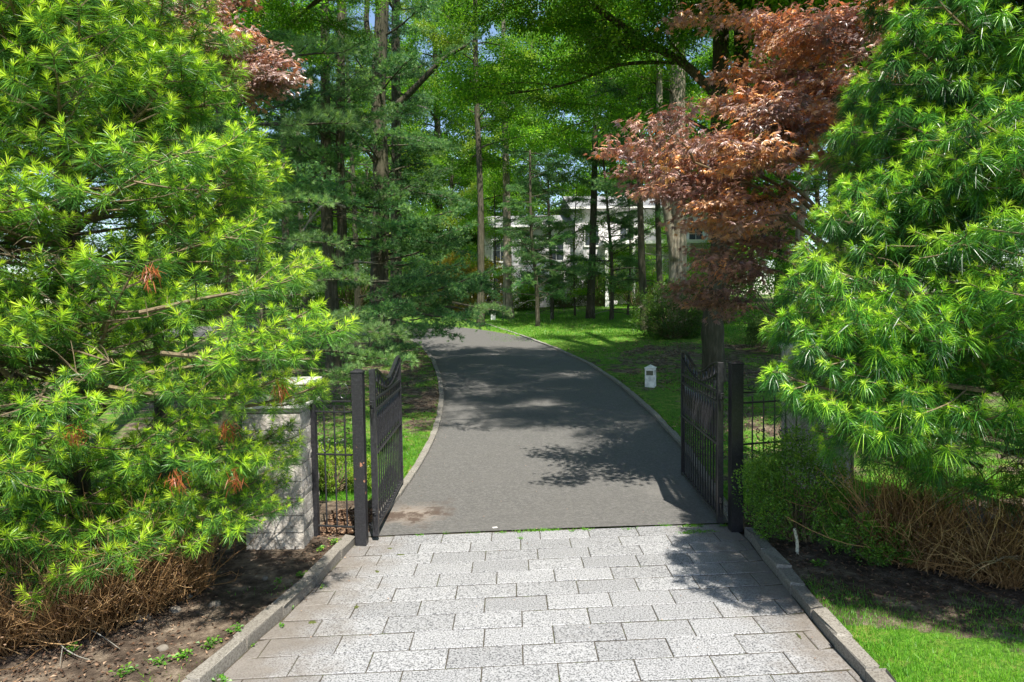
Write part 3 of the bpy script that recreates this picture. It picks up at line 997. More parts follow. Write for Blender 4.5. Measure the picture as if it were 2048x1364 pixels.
def gate_leaf(hinge, end, label, flip=1):
    d = Vector((end.x - hinge.x, end.y - hinge.y, 0)); L = d.length; a = math.atan2(d.y, d.x)
    z0 = min(hinge.z, end.z)
    root = empty('gate_leaf', (hinge.x, hinge.y, 0), label, 'gate', 'leaves of the open iron gate', rz=a)
    def bar(name, u0, z0_, u1, z1, w=.03, d_=.03):
        g = MB()
        if abs(u1 - u0) < 1e-6:
            bevel_box(g, (u0, 0, (z0_ + z1) / 2), (w, d_, abs(z1 - z0_)), .003)
        else:
            bevel_box(g, ((u0 + u1) / 2, 0, z0_), (abs(u1 - u0), d_, w), .003)
        return g.obj(name, ['iron'], root)
    top = 1.99
    zb, zm, zB, zA = .13, 1.00, 1.50, 1.63
    bar('stile', .035, .06, .035, top - .0, .065, .065)
    bar('stile', L - .02, .09, L - .02, top - .03, .045, .045)
    for z in (zb, zm, zB, zA):
        bar('rail', .068, z, L - .043, z, .032, .038)
    nb = 14
    us = [.068 + (L - .111) * (i + 1) / (nb + 1) for i in range(nb)]
    sp = us[1] - us[0]
    def arch(u, lo=False):
        t = (u - .05) / (L - .08)
        c = abs(2 * t - 1) ** 1.7
        return (1.66 + .22 * c) if lo else (1.775 + (top - 1.785) * (1 - math.cos(math.pi * min(1, abs(2 * t - 1)))) / 2)
    for u in us:
        bar('baluster', u, zb + .016, u, zm - .016, .017, .017)
        bar('baluster', u, zm + .016, u, zB - .016, .015, .015)
        bar('baluster', u, zB + .016, u, zA - .016, .015, .015)
        bar('baluster', u, zA + .016, u, arch(u) - .004, .013, .013)
        # pointed oval round each bar between the two rails
        for sgn in (-1, 1):
            pts = []
            for t in np.linspace(0, 1, 11):
                uu = u + sgn * (.008 + math.sin(math.pi * t) ** .8 * sp * .46)
                pts.append((uu, 0, zm + .02 + (zB - zm - .04) * t))
            g = MB(); tube(g, pts, .0065, 4); g.obj('lancet', ['iron'], root)
        box_z = zb + .035
        g = MB(); bevel_box(g, (u, 0, zb + .022), (.032, .032, .018), .003); g.obj('collar', ['iron'], root)
    # sweeping bands
    def band(name, lo, th=.012, w=.045):
        uu = np.linspace(.055, L - .03, 33)
        zz = [arch(u, lo) for u in uu]
        V = []
        for u, z in zip(uu, zz):
            V += [(u, -w / 2, z), (u, w / 2, z), (u, w / 2, z + th), (u, -w / 2, z + th)]
        F = []
        for i in range(32):
            for q in range(4):
                q2 = (q + 1) % 4
                F.append((i * 4 + q, i * 4 + 4 + q, i * 4 + 4 + q2, i * 4 + q2))
        g = MB(); g.add(V, [np.array(F), np.array([(0, 1, 2, 3), (131, 130, 129, 128)])]); return g.obj(name, ['iron'], root)
    band('top_band', False)
    band('lower_band', True, .010, .038)
    # a wavy strap of points between the bands and little scrolls under them
    pts = []
    for i, u in enumerate(np.linspace(.09, L - .07, 45)):
        lo, hi = arch(u, True), arch(u)
        k_ = .5 - .46 * math.cos(i * math.pi / 2)
        pts.append((u, 0, lo + (hi - lo) * k_))
    g = MB(); tube(g, pts, .0065, 4); g.obj('wavy_strap', ['iron'], root)
    for u in (.17, .31, L - .30, L - .16):
        s_ = []
        for t in np.linspace(0, 1, 22):
            a_ = t * 3.6 * math.pi; r_ = .045 * (1 - t * .75)
            s_.append((u + r_ * math.cos(a_), 0, zA + .075 + r_ * math.sin(a_)))
        g = MB(); tube(g, s_, .006, 4); g.obj('scroll', ['iron'], root)
    # hinges
    for z in (.36, 1.60):
        h_ = empty_part('hinge', root, z)
    return root, L

def empty_part(name, root, z):
    g = MB()
    a_ = [(0 - .035, 0, z - .035), (0 - .035, 0, z + .035)]
    tube(g, a_, .024, 8)
    bevel_box(g, (-.03, 0, z), (.09, .03, .018), .003)
    bevel_box(g, (-.03, 0, z + .028), (.09, .03, .012), .003)
    tube(g, [(-.035, 0, z - .05), (-.035, 0, z - .19)], [.02, .004], 6)
    return g.obj(name, ['iron'], root)

PLp = ong(722, 1093); PRr = ong(1474, 1066)
gate_post((PLp.x, PLp.y + .06, 0), 1.97, .125, 'left black gate post with bare rusty patches', 'iron_rust')
gate_post((PRr.x, PRr.y + .06, 0), 1.98, .135, 'right black gate post beside the box shrub')
h = at(741, 1062, PLp.y + .30); e = at(806, 968, 10.15)
gate_leaf(Vector((PLp.x + .14, PLp.y + .14, 0)), Vector((-1.66, 10.0, 0)), 'left leaf of the open black iron gate, standing by the small iron fence')
gate_leaf(Vector((PRr.x - .15, PRr.y + .14, 0)), Vector((2.56, 10.25, 0)), 'right leaf of the open black iron gate, in shade before the thick trunk')

def side_fence(p0, p1, h_post, label, nbars=3, end_post=True, rails=(.20, 1.03, 1.52, 1.64), base=0.06):
    """little iron fence panel between pillar and gate post"""
    d = Vector((p1.x - p0.x, p1.y - p0.y, 0)); L = d.length; a = math.atan2(d.y, d.x)
    root = empty('iron_fence', (p0.x, p0.y, 0), label, 'iron fence', 'small iron fences beside the gate posts', rz=a)
    if end_post:
        g = MB(); bevel_box(g, (0, 0, base + h_post / 2), (.06, .06, h_post), .005)
        box(g, (0, 0, base + h_post + .012), (.07, .07, .02), taper=.5); g.obj('post', ['iron'], root)
    for z in rails:
        g = MB(); bevel_box(g, (L / 2 - .01, 0, z), (L - .05, .026, .020), .003); g.obj('rail', ['iron'], root)
    for i in range(nbars):
        u = L * (i + 1) / (nbars + 1)
        g = MB(); tube(g, [(u, .012, rails[0]), (u, .012, rails[2] + .07)], .0095, 6); g.obj('bar', ['iron'], root)
    def scroll(u, z, r, s, turns=1.1, name='scroll'):
        pts = []
        for t in np.linspace(0, 1, 20):
            a_ = s * (t * turns * 2 * math.pi) + math.pi / 2
            rr = r * (1 - .72 * t)
            pts.append((u + rr * math.cos(a_), 0, z + rr * math.sin(a_)))
        g = MB(); tube(g, pts, .005, 5); g.obj(name, ['iron'], root)
    for u in (L * .28, L * .62):
        g = MB()
        pts = [(u + .055 * math.cos(t), 0, rails[1] + .12 + .09 * math.sin(t)) for t in np.linspace(-math.pi, 0, 14)]
        tube(g, pts, .005, 5); g.obj('scroll', ['iron'], root)
        scroll(u - .03, rails[1] + .15, .03, 1); scroll(u + .03, rails[1] + .15, .03, -1)
    # arched top
    g = MB()
    pts = poly([(.03, 0, rails[3] + .05), (L * .25, 0, rails[3] + .02), (L * .55, 0, rails[3] + .13), (L * .78, 0, rails[3] + .20), (L - .06, 0, rails[3] + .13)], 6)
    tube(g, pts, .005, 5); g.obj('scroll', ['iron'], root)
    scroll(.12, rails[3] + .07, .055, -1); scroll(L - .12, rails[3] + .07, .05, 1)
    return root
SP = ong(634, 1086)
side_fence(Vector((SP.x, SP.y, 0)), Vector((PLp.x - .05, PLp.y + .06, 0)), 1.64, 'small black iron fence between stone pillar and left gate post')
fr_ = side_fence(Vector((PRr.x + .07, PRr.y + .06, 0)), Vector((PRr.x + .95, PRr.y + .30, 0)), 1.6, 'small black iron fence behind the box shrub on the right', nbars=5, end_post=False)

# bollard lights -----------------------------------------------------------
def bollard(loc, rz, label, h=.50, w=.22):
    root = empty('bollard_light', loc, label, 'garden light', 'white bollard lights along the driveway', rz)
    g = MB(); bevel_box(g, (0, 0, h * .27), (w, w, h * .54), .006); g.obj('base', ['white'], root)
    for sx_ in (-1, 1):
        for sy_ in (-1, 1):
            g = MB(); bevel_box(g, (sx_ * (w / 2 - .016), sy_ * (w / 2 - .016), h * .64), (.032, .032, h * .20), .003); g.obj('corner_post', ['white'], root)
    g = MB(); bevel_box(g, (0, 0, h * .64), (w - .05, w - .05, h * .196), .003); g.obj('lens', ['lampglass'], root)
    g = MB(); bevel_box(g, (0, 0, h * .79), (w, w, h * .10), .005); g.obj('collar', ['white'], root)
    g = MB(); bevel_box(g, (0, 0, h * .86), (w + .03, w + .03, .018), .004)
    box(g, (0, 0, h * .93), (w + .02, w + .02, h * .13), taper=.04); g.obj('roof', ['white'], root)
    return root
B1 = ong(1301, 773, .05)
bollard((B1.x, B1.y, gz(B1.x, B1.y) - .02), R(-22), 'white bollard light with pyramid roof on the lawn in front of the right gate leaf', .60, .245)
B2 = ong(986, 641); bollard((B2.x, B2.y, gz(B2.x, B2.y)), R(10), 'small white bollard light at the far end of the driveway, beyond the hanging pine tips', .6, .24)
B3 = ong(744, 655); bollard((B3.x - .3, B3.y, gz(B3.x, B3.y)), R(10), 'small white bollard light to the left, behind the thick pine trunk', .6, .24)

# ================================================================== HOUSE
def house():
    yb = 46.0; zb = float(rise(yb)) - .1
    root = empty('house', (0, yb, zb), 'white two-storey clapboard house seen through the trees at the back', 'house')
    def part(name, c, s, mat, parent=root, tp=1.0):
        g = MB(); box(g, (0, 0, 0), s, taper=tp); o = g.obj(name, [mat], parent)
        o.location = c
        return o
    xL = at(965, 500, yb).x; xM = at(1148, 500, yb).x; xR = at(1420, 500, yb).x
    zt1 = at(1050, 452, yb).z - zb; zt2 = at(1250, 418, yb).z - zb
    w1 = part('wall', ((xL + xM) / 2, 4, zt1 / 2), (xM - xL, 8, zt1), 'siding')
    w2 = part('wall', ((xM + xR) / 2, 3.9, zt2 / 2), (xR - xM, 9.4, zt2), 'siding')
    def roof(xa, xb, z, d0, d1, hh):
        g = MB(); ym = (d0 + d1) / 2
        V = [(xa, d0, z), (xb, d0, z), (xb, ym, z + hh), (xa, ym, z + hh), (xa, d1, z), (xb, d1, z)]
        g.add(V, [np.array([(0, 1, 2, 3), (3, 2, 5, 4), (0, 4, 5, 1)]), np.array([(0, 3, 4), (1, 5, 2)])])
        g.obj('roof', ['shingle'], root)
    roof(xL - .5, xM + .01, zt1, -.5, 8.5, 1.2)
    roof(xM - .4, xR + .5, zt2, -1.3, 9.1, 1.5)
    part('gutter', ((xL + xM) / 2, -.45, zt1 - .06), (xM - xL + .6, .12, .12), 'trim')
    part('gutter', ((xM + xR) / 2, -1.25, zt2 - .06), (xR - xM + .8, .12, .12), 'trim')
    def window(x, y, z, w, h_):
        f = part('window', (x, y, z), (w + .22, .10, h_ + .22), 'trim')
        g = MB()
        for sx_ in (-1, 1):
            for sz_ in (-1, 1):
                box(g, (sx_ * w / 4, -.055, sz_ * h_ / 4), (w / 2 - .04, .03, h_ / 2 - .04))
        g.obj('pane', ['glass'], f)
    for x in np.linspace(xL + 1.2, xM - 1.2, 3):
        window(x, -.05, zt1 - 1.6, 1.0, 1.4); window(x, -.05, 1.7, 1.0, 1.4)
    for x in (xM + 1.1, xM + 3.4, xM + 6.0, xR - 1.2):
        window(x, -.85, zt2 - 1.8, .9, 1.3)
    window(xM + 1.3, -.85, 1.6, 1.3, 1.5)
    # porch with posts under a shallow roof
    z_p = at(1250, 492, yb).z - zb
    part('porch_roof', ((xM + xR) / 2 + .8, -1.9, z_p), (xR - xM - 1.5, 2.0, .22), 'trim')
    for x in np.linspace(xM + 1.8, xR - .4, 5):
        part('porch_post', (x, -2.7, z_p / 2 - .06), (.2, .2, z_p - .12), 'trim')
    part('door', (xM + 4.6, -.83, 1.15), (1.1, .08, 2.3), 'dark')
house()

# ================================================================== UMBRELLA PINES (foreground)
def umbrella_tree(loc, prof, boughs, lib, label, rz0=0, hollow=None, face=-1.0, trunk_h=8.5, limbs=150, mat_dead=True, ndead=6, nmax=290):
    root = empty('umbrella_pine', loc, label, 'conifer')
    mb, P, rad = trunk_mesh([(0, 0, 0), (.04, 0, trunk_h * .3), (-.05, .05, trunk_h * .65), (0, 0, trunk_h)], .13, .02, 'bark', 10)
    mb.obj('trunk', ['bark'], root, smooth=True)
    zs = np.array([p[0] for p in prof]); rsd = np.array([p[1] for p in prof])
    n = 0
    Ls = [lib[i][0] for i in lib]
    keys = list(lib)
    for _ in range(boughs * 3):
        if n >= nmax: break
        z = random.uniform(zs[0], zs[-1])
        r = float(np.interp(z, zs, rsd))
        if random.random() > (r / rsd.max()) ** .6 + .12:
            continue
        az = random.uniform(-math.pi, math.pi)
        # thin the far side, which only lends shade
        if math.sin(az) > .45 and random.random() < .6:
            continue
        rr = r * (random.uniform(.80, 1.06) if n % 4 else random.uniform(.5, .8))
        pitch = random.uniform(-.12, .45)
        cand = sorted(range(len(keys)), key=lambda i: abs(Ls[i] - rr / math.cos(pitch) * .80) + random.uniform(0, .35))
        kx = keys[cand[0]]; L = lib[kx][0]
        sc = random.uniform(.92, 1.12)
        # root of the bough lies so that the tip touches the crown's outline
        reach = L * sc * math.cos(pitch)
        r_in = max(rr - reach, .03)
        tip = Vector((math.cos(az) * rr, math.sin(az) * rr, z))
        tw = Vector(loc) + tip
        if hollow and any(((tw.x - h_[0]) / h_[3]) ** 2 + ((tw.y - h_[1]) / h_[4]) ** 2 + ((tw.z - h_[2]) / h_[5]) ** 2 < 1 for h_ in hollow):
            continue
        zb_ = z - L * sc * math.sin(pitch)
        put(lib[kx][1], 'bough', root, (math.cos(az) * r_in, math.sin(az) * r_in, max(zb_, .1)), az, pitch, sc)
        n += 1
    # bare inner limbs
    g = MB()
    for _ in range(limbs):
        z = random.uniform(.4, zs[-1] * .8); az = random.uniform(-math.pi, 0.4)
        r = float(np.interp(z, zs, rsd)) * random.uniform(.45, .85)
        pts = [(0, 0, z - .2), (math.cos(az) * r * .5, math.sin(az) * r * .5, z - .05 + random.uniform(-.1, .1)), (math.cos(az + .12) * r, math.sin(az + .12) * r, z + random.uniform(-.15, .2))]
        pts = poly(pts, 3); tube(g, pts, np.linspace(.02, .004, len(pts)), 4)
        for _k in range(7):
            q = pts[random.randint(2, len(pts) - 1)]
            v = np.array([random.uniform(-1, 1), random.uniform(-1, .4), random.uniform(-.6, .8)]) * random.uniform(.15, .45)
            tube(g, poly([q, q + v * .5 + np.array([0, 0, .03]), q + v], 2), np.linspace(.005, .002, 5), 3)
    o = g.obj('bare_limbs', ['twig'], root); o['kind'] = 'stuff'
    return root

LEFT = (-4.25, 6.55, .08)
prof_l = [(.45, 1.7), (1.0, 2.15), (1.7, 2.35), (2.5, 2.62), (3.2, 2.3), (4.0, 1.95), (5.0, 1.62), (6.0, 1.25), (7.3, .7), (8.6, .15)]
hl = at(350, 850, 4.9)
umb_l = umbrella_tree(LEFT, prof_l, 330, UMB, 'tall bright yellow-green umbrella pine filling the left of the view', hollow=[(hl.x, hl.y, hl.z, .75, 1.2, .30), (-2.15, 6.9, 2.6, .55, .75, 1.0), (-2.2, 7.3, 1.5, .6, .6, .6)])
# rust-brown dead sprigs hanging in it
for k_, (px, py, Y_) in enumerate(((560, 775, 5.1), (355, 955, 4.7), (470, 955, 4.9), (455, 855, 5.1), (150, 865, 4.9), (300, 545, 4.6))):
    g = MB(); n = 60
    P = RNG.normal(size=(n, 3)) * np.array([.03, .03, .035])
    D = RNG.normal(size=(n, 3)) * .6 + np.array([0, 0, -1.0])
    needles(g, P, D, .075, .0055, .1, RNG.uniform(0, 1, n), 0)
    w = at(px, py, Y_)
    o = g.obj('dead_sprig', ['dead_needle'], umb_l); o.location = w - Vector(LEFT)

def tip_bough(lib, ks, root, org, px, py, Yd, az, pt, sc):
    L, me = lib[random.choice(ks)]
    d = Vector((math.cos(az) * math.cos(pt), math.sin(az) * math.cos(pt), math.sin(pt)))
    put(me, 'bough', root, at(px, py, Yd) - d * L * sc - Vector(org), az, pt, sc)
for px, py, Yd, az, pt, sc in ((655, 815, 5.4, -.2, .0, .8), (560, 905, 5.2, -.4, -.05, .8), (520, 1030, 5.2, -.5, -.15, .85), (630, 700, 5.0, .1, .0, .9), (650, 670, 5.1, -.1, .05, .9), (500, 1090, 5.2, -.6, -.15, .8), (690, 690, 5.2, .1, .05, .9), (600, 590, 5.2, .1, .1, .9), (470, 960, 5.0, -.6, -.1, .85), (450, 780, 5.0, -.3, 0, .9), (585, 800, 5.3, -.2, 0, .8), (570, 745, 5.4, -.1, 0, .9), (545, 955, 5.2, -.4, -.1, .8), (575, 1000, 5.4, -.4, -.1, .7), (590, 915, 5.5, -.3, -.05, .8)):
    tip_bough(UMB, (0, 1, 4), umb_l, LEFT, px, py, Yd, az, pt, sc)
RIGHT = (4.75, 6.1, .08)
prof_r = [(1.15, 1.5), (1.5, 2.3), (2.0, 2.55), (2.7, 2.5), (3.4, 2.15), (4.2, 1.75), (5.2, 1.5), (6.4, 1.1), (7.6, .6), (8.6, .15)]
umb_r = umbrella_tree(RIGHT, prof_r, 300, UMBR, 'deep green umbrella pine with drooping lit needle whorls, filling the right side', nmax=265, hollow=[(3.1, 6.9, 2.5, .95, .8, 1.5)])

for px, py, Yd, az, pt, sc in ((1535, 830, 5.3, 3.0, -.05, 1), (1580, 850, 5.2, 3.3, -.1, .9), (1560, 720, 5.4, 3.0, .0, 1.0), (1700, 930, 5.0, 3.5, -.1, .9), (1570, 640, 5.4, 3.1, .05, 1), (1600, 780, 5.2, 3.0, 0, 1), (1580, 560, 5.6, 3.1, .1, 1), (1660, 420, 5.6, 3.0, .2, 1)):
    tip_bough(UMBR, (0, 1, 1, 2), umb_r, RIGHT, px, py, Yd, az, pt, sc)

# ================================================================== DEAD HEDGES
def dead_hedge(path, h, label, n=900, seed=3, lean=-.5, leafy=.0, sprd=.25, name='dead_hedge'):
    root = empty(name, (path[0][0], path[0][1], path[0][2]), label, 'dead hedge', 'brown dead hedges under the umbrella pines')
    g = MB(); rs = np.random.RandomState(seed)
    Pp = np.array(path) - np.array(path[0])
    k = len(Pp) - 1
    clumps = [rs.uniform(0, k) for _ in range(max(8, n // 45))]
    tips = []
    for i in range(n):
        t = float(np.clip(clumps[rs.randint(len(clumps))] + rs.normal() * .05, 0, k - 1e-3)); j = int(t); u = t - j
        b_ = Pp[j] * (1 - u) + Pp[j + 1] * u + np.array([rs.normal() * .03, rs.normal() * .07, 0])
        hh = h * rs.uniform(.35, 1.12) * (1 + .22 * math.sin(t * 7.3) + .12 * math.sin(t * 17))
        dirx = rs.normal() * sprd; diry = lean * rs.uniform(.2, 1.3) + rs.normal() * .12
        pts = [b_]
        d = np.array([dirx * 1.2, diry * 1.0, .75])
        for s in range(6):
            d = d + rs.normal(size=3) * .17 + np.array([0, -.01, .06]); d /= np.linalg.norm(d)
            pts.append(pts[-1] + d * hh / 6 * 1.1)
        pts = np.array(pts)
        tn = np.clip(.45 + rs.normal() * .22, 0, 1)
        tube(g, pts, np.linspace(.0052, .0020, 7) * rs.uniform(.7, 1.3), 3, 0, tone=tn, cap=False)
        for _ in range(3):
            q = pts[rs.randint(2, 7)]; v = unit(d + rs.normal(size=3) * .5) * rs.uniform(.06, .2)
            tube(g, [q, q + v * .6 + rs.normal(size=3) * .012, q + v], [.0024, .0019, .0012], 3, 0, tone=np.clip(tn + .1, 0, 1), cap=False)
            tips.append(q + v)
    o = g.obj('stems', ['dead_hedge'], root); o['kind'] = 'stuff'
    g = MB(); tips = np.array(tips); m_ = len(tips)
    leaves(g, tips + rs.normal(size=tips.shape) * .01, rs.normal(size=(m_, 3)), unit(rs.normal(size=(m_, 3))), .022, .012, rs.uniform(0, .8, m_), 0)
    o = g.obj('withered_leaves', ['litter'], root); o['kind'] = 'stuff'
    return root
def gp(px, py, dz=.0):
    p = ong(px, py, .09); return (p.x, p.y, gz(p.x, p.y, dz))
dead_hedge([gp(-260, 1330), gp(-60, 1310), gp(120, 1285), gp(260, 1240), gp(370, 1195), gp(430, 1160)], .80, 'brown leafless hedge fanning up beneath the left umbrella pine', n=1300, seed=3, lean=-.45)
dead_hedge([gp(1700, 1105), gp(1790, 1120), gp(1890, 1140), gp(2000, 1165), gp(2120, 1180), gp(2300, 1200)], .98, 'brown leafless hedge beneath the right umbrella pine, behind the lawn', n=1300, seed=5, lean=-.30)

# ================================================================== SHRUBS
def shrub(name, loc, rx, ry, rz, n, leaf, mat, label, cat='shrub', group=None, clumps=40, up=.6, stems=True, seed=1, wfac=.55, gaps=.55):
    root = empty(name, loc, label, cat, group)
    rs = np.random.RandomState(seed)
    c = unit(rs.normal(size=(clumps, 3))) * (rs.uniform(.45, 1, clumps) ** .5)[:, None]
    c[:, 2] = c[:, 2] * .5 + .5
    c = c * np.array([rx, ry, rz])
    cr = np.array([rx, ry, rz]) * gaps * rs.uniform(.5, 1, (clumps, 1))
    idx = rs.randint(clumps, size=n)
    off = unit(rs.normal(size=(n, 3))) * (rs.uniform(.3, 1, n) ** .4)[:, None]
    P = c[idx] + off * cr[idx] * .62
    P[:, 2] = np.maximum(P[:, 2], .03)
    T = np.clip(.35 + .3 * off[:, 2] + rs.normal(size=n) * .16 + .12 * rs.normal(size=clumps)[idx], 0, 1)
    D = unit(off + rs.normal(size=(n, 3)) * .5 + np.array([0, 0, .35]))
    U = unit(rs.normal(size=(n, 3)) * .5 + np.array([0, 0, up]))
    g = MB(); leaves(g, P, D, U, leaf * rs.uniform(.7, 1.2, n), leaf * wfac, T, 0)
    o = g.obj('foliage', [mat], root); o['kind'] = 'stuff'
    if stems:
        g = MB()
        for i in range(min(clumps, 60)):
            e_ = c[i]; m_ = e_ * .5 + rs.normal(size=3) * .04
            b_ = np.array([e_[0] * .25, e_[1] * .25, 0])
            tube(g, poly([b_, m_, e_], 3), np.linspace(.012, .003, 7) * max(1, rz), 4)
        o = g.obj('stems', ['twig'], root); o['kind'] = 'stuff'
    return root
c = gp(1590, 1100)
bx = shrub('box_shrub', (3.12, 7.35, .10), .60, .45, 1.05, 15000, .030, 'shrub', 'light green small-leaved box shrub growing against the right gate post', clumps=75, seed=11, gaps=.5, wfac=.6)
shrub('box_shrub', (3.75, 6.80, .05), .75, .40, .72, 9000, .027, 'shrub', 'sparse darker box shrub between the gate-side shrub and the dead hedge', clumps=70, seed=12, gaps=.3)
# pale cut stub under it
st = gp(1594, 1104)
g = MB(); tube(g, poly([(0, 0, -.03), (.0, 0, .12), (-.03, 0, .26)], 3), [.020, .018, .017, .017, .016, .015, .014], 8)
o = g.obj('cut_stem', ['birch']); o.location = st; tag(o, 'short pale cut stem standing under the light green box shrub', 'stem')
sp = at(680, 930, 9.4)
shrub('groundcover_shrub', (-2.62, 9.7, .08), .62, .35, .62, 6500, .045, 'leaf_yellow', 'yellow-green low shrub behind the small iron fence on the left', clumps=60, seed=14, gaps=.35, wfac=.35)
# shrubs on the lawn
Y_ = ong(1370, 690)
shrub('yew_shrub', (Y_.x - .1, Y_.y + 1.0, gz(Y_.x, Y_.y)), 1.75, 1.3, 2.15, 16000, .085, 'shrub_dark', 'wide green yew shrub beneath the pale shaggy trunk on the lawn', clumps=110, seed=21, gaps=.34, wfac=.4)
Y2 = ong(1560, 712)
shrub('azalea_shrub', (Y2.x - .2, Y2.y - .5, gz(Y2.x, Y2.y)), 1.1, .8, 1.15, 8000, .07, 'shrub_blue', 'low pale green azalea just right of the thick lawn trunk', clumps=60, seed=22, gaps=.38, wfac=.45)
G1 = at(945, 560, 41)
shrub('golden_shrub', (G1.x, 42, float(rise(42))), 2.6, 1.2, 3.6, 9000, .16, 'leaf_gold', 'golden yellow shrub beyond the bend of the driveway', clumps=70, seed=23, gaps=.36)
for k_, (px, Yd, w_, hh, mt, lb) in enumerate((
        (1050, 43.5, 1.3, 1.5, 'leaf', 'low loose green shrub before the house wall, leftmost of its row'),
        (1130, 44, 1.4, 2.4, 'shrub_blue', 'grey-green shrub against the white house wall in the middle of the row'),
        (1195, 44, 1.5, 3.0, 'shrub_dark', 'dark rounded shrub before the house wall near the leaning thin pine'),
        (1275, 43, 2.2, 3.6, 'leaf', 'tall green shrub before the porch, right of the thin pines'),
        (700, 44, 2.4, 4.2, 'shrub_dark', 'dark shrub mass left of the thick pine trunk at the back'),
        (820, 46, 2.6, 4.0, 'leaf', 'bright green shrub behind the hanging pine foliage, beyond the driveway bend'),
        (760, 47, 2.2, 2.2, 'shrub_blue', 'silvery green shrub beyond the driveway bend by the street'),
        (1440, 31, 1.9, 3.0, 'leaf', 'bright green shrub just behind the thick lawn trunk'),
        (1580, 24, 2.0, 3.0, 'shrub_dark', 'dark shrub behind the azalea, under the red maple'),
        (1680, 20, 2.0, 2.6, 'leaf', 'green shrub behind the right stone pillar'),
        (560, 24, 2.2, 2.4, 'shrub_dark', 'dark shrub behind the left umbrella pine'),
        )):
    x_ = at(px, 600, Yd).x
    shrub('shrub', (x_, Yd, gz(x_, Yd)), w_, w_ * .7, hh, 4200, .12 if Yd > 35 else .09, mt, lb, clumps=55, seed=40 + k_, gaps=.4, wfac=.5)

# ================================================================== TREES
def tree(name, label, cat, base, top, r0, r1, mat, lib, libL, n, zlo, zhi, lenf, azr=None, group=None, stems=None, dead=0, pitch=(-.1, .35), extra=None, bough='bough', scale=None):
    """trunk from base to top; boughs from height zlo to zhi (share of the trunk)"""
    root = empty(name, base, label, cat, group)
    b0 = Vector(base)
    runs = stems or [[b0, b0.lerp(Vector(top), .35) + Vector((random.uniform(-.12, .12), 0, 0)), b0.lerp(Vector(top), .7) + Vector((random.uniform(-.12, .12), 0, 0)), Vector(top)]]
    curves = []
    for i, rn in enumerate(runs):
        pts = [tuple(Vector(q) - b0) for q in rn]
        if i == 0: pts[0] = (pts[0][0], pts[0][1], pts[0][2] - .25)
        mb, P, rad = trunk_mesh(pts, r0 if i == 0 else r0 * .72, r1, mat, 12 if r0 > .2 else 8, flare=1.35 if i == 0 else 1.0)
        mb.obj('trunk' if i == 0 else 'stem', [mat], root, smooth=True)
        curves.append(P)
    for i in range(n):
        P = curves[i % len(curves)]
        t = zlo + (zhi - zlo) * (i + random.random()) / n
        p = along(P, t)
        az = random.uniform(-math.pi, math.pi) if azr is None else random.uniform(*azr)
        k = random.randrange(len(lib))
        ln = lenf(t)
        sc = ln / libL[k] * random.uniform(.8, 1.2)
        put(lib[k], bough, root, tuple(p), az, random.uniform(*pitch), sc if scale is None else sc)
    if dead:
        for i in range(dead):
            P = curves[i % len(curves)]
            p = np.array(along(P, random.uniform(.08, .55)))
            az = random.uniform(-math.pi, math.pi); l_ = random.uniform(.8, 2.2)
            v = np.array([math.cos(az), math.sin(az), random.uniform(-.25, .2)]) * l_
            g = MB(); pts = poly([p, p + v * .5 + np.array([0, 0, random.uniform(-.1, .12)]), p + v + np.array([0, 0, -.15])], 3)
            tube(g, pts, np.linspace(.028, .006, len(pts)), 5)
            for _ in range(4):
                q = pts[random.randint(2, 6)]; w = (v / l_ + np.array([random.uniform(-.7, .7), random.uniform(-.7, .7), random.uniform(-.5, .3)])) * random.uniform(.2, .6)
                tube(g, [q, q + w], [.009, .003], 3)
            g.obj('dead_branch', ['twig_grey' if i % 3 == 0 else 'bark'], root)
    for ex in extra or []:
        ex(root, b0)
    return root

def limb(pts, r0, r1, mat='bark', boughs=(), lib=None, sc=1.0):
    """a thick limb given in world points, with boughs along it"""
    def f(root, b0):
        P = poly([tuple(Vector(q) - b0) for q in pts], 6)
        g = MB(); tube(g, P, np.linspace(r0, r1, len(P)), 9, wob=.04); g.obj('limb', [mat], root, smooth=True)
        for t, az, pitch in boughs:
            put(random.choice(lib), 'bough', root, tuple(along(P, t)), az, pitch, sc * random.uniform(.8, 1.15))
    return f

def gb(px, py):
    p = ong(px, py, .04)
    return Vector((p.x, p.y, gz(p.x, p.y)))

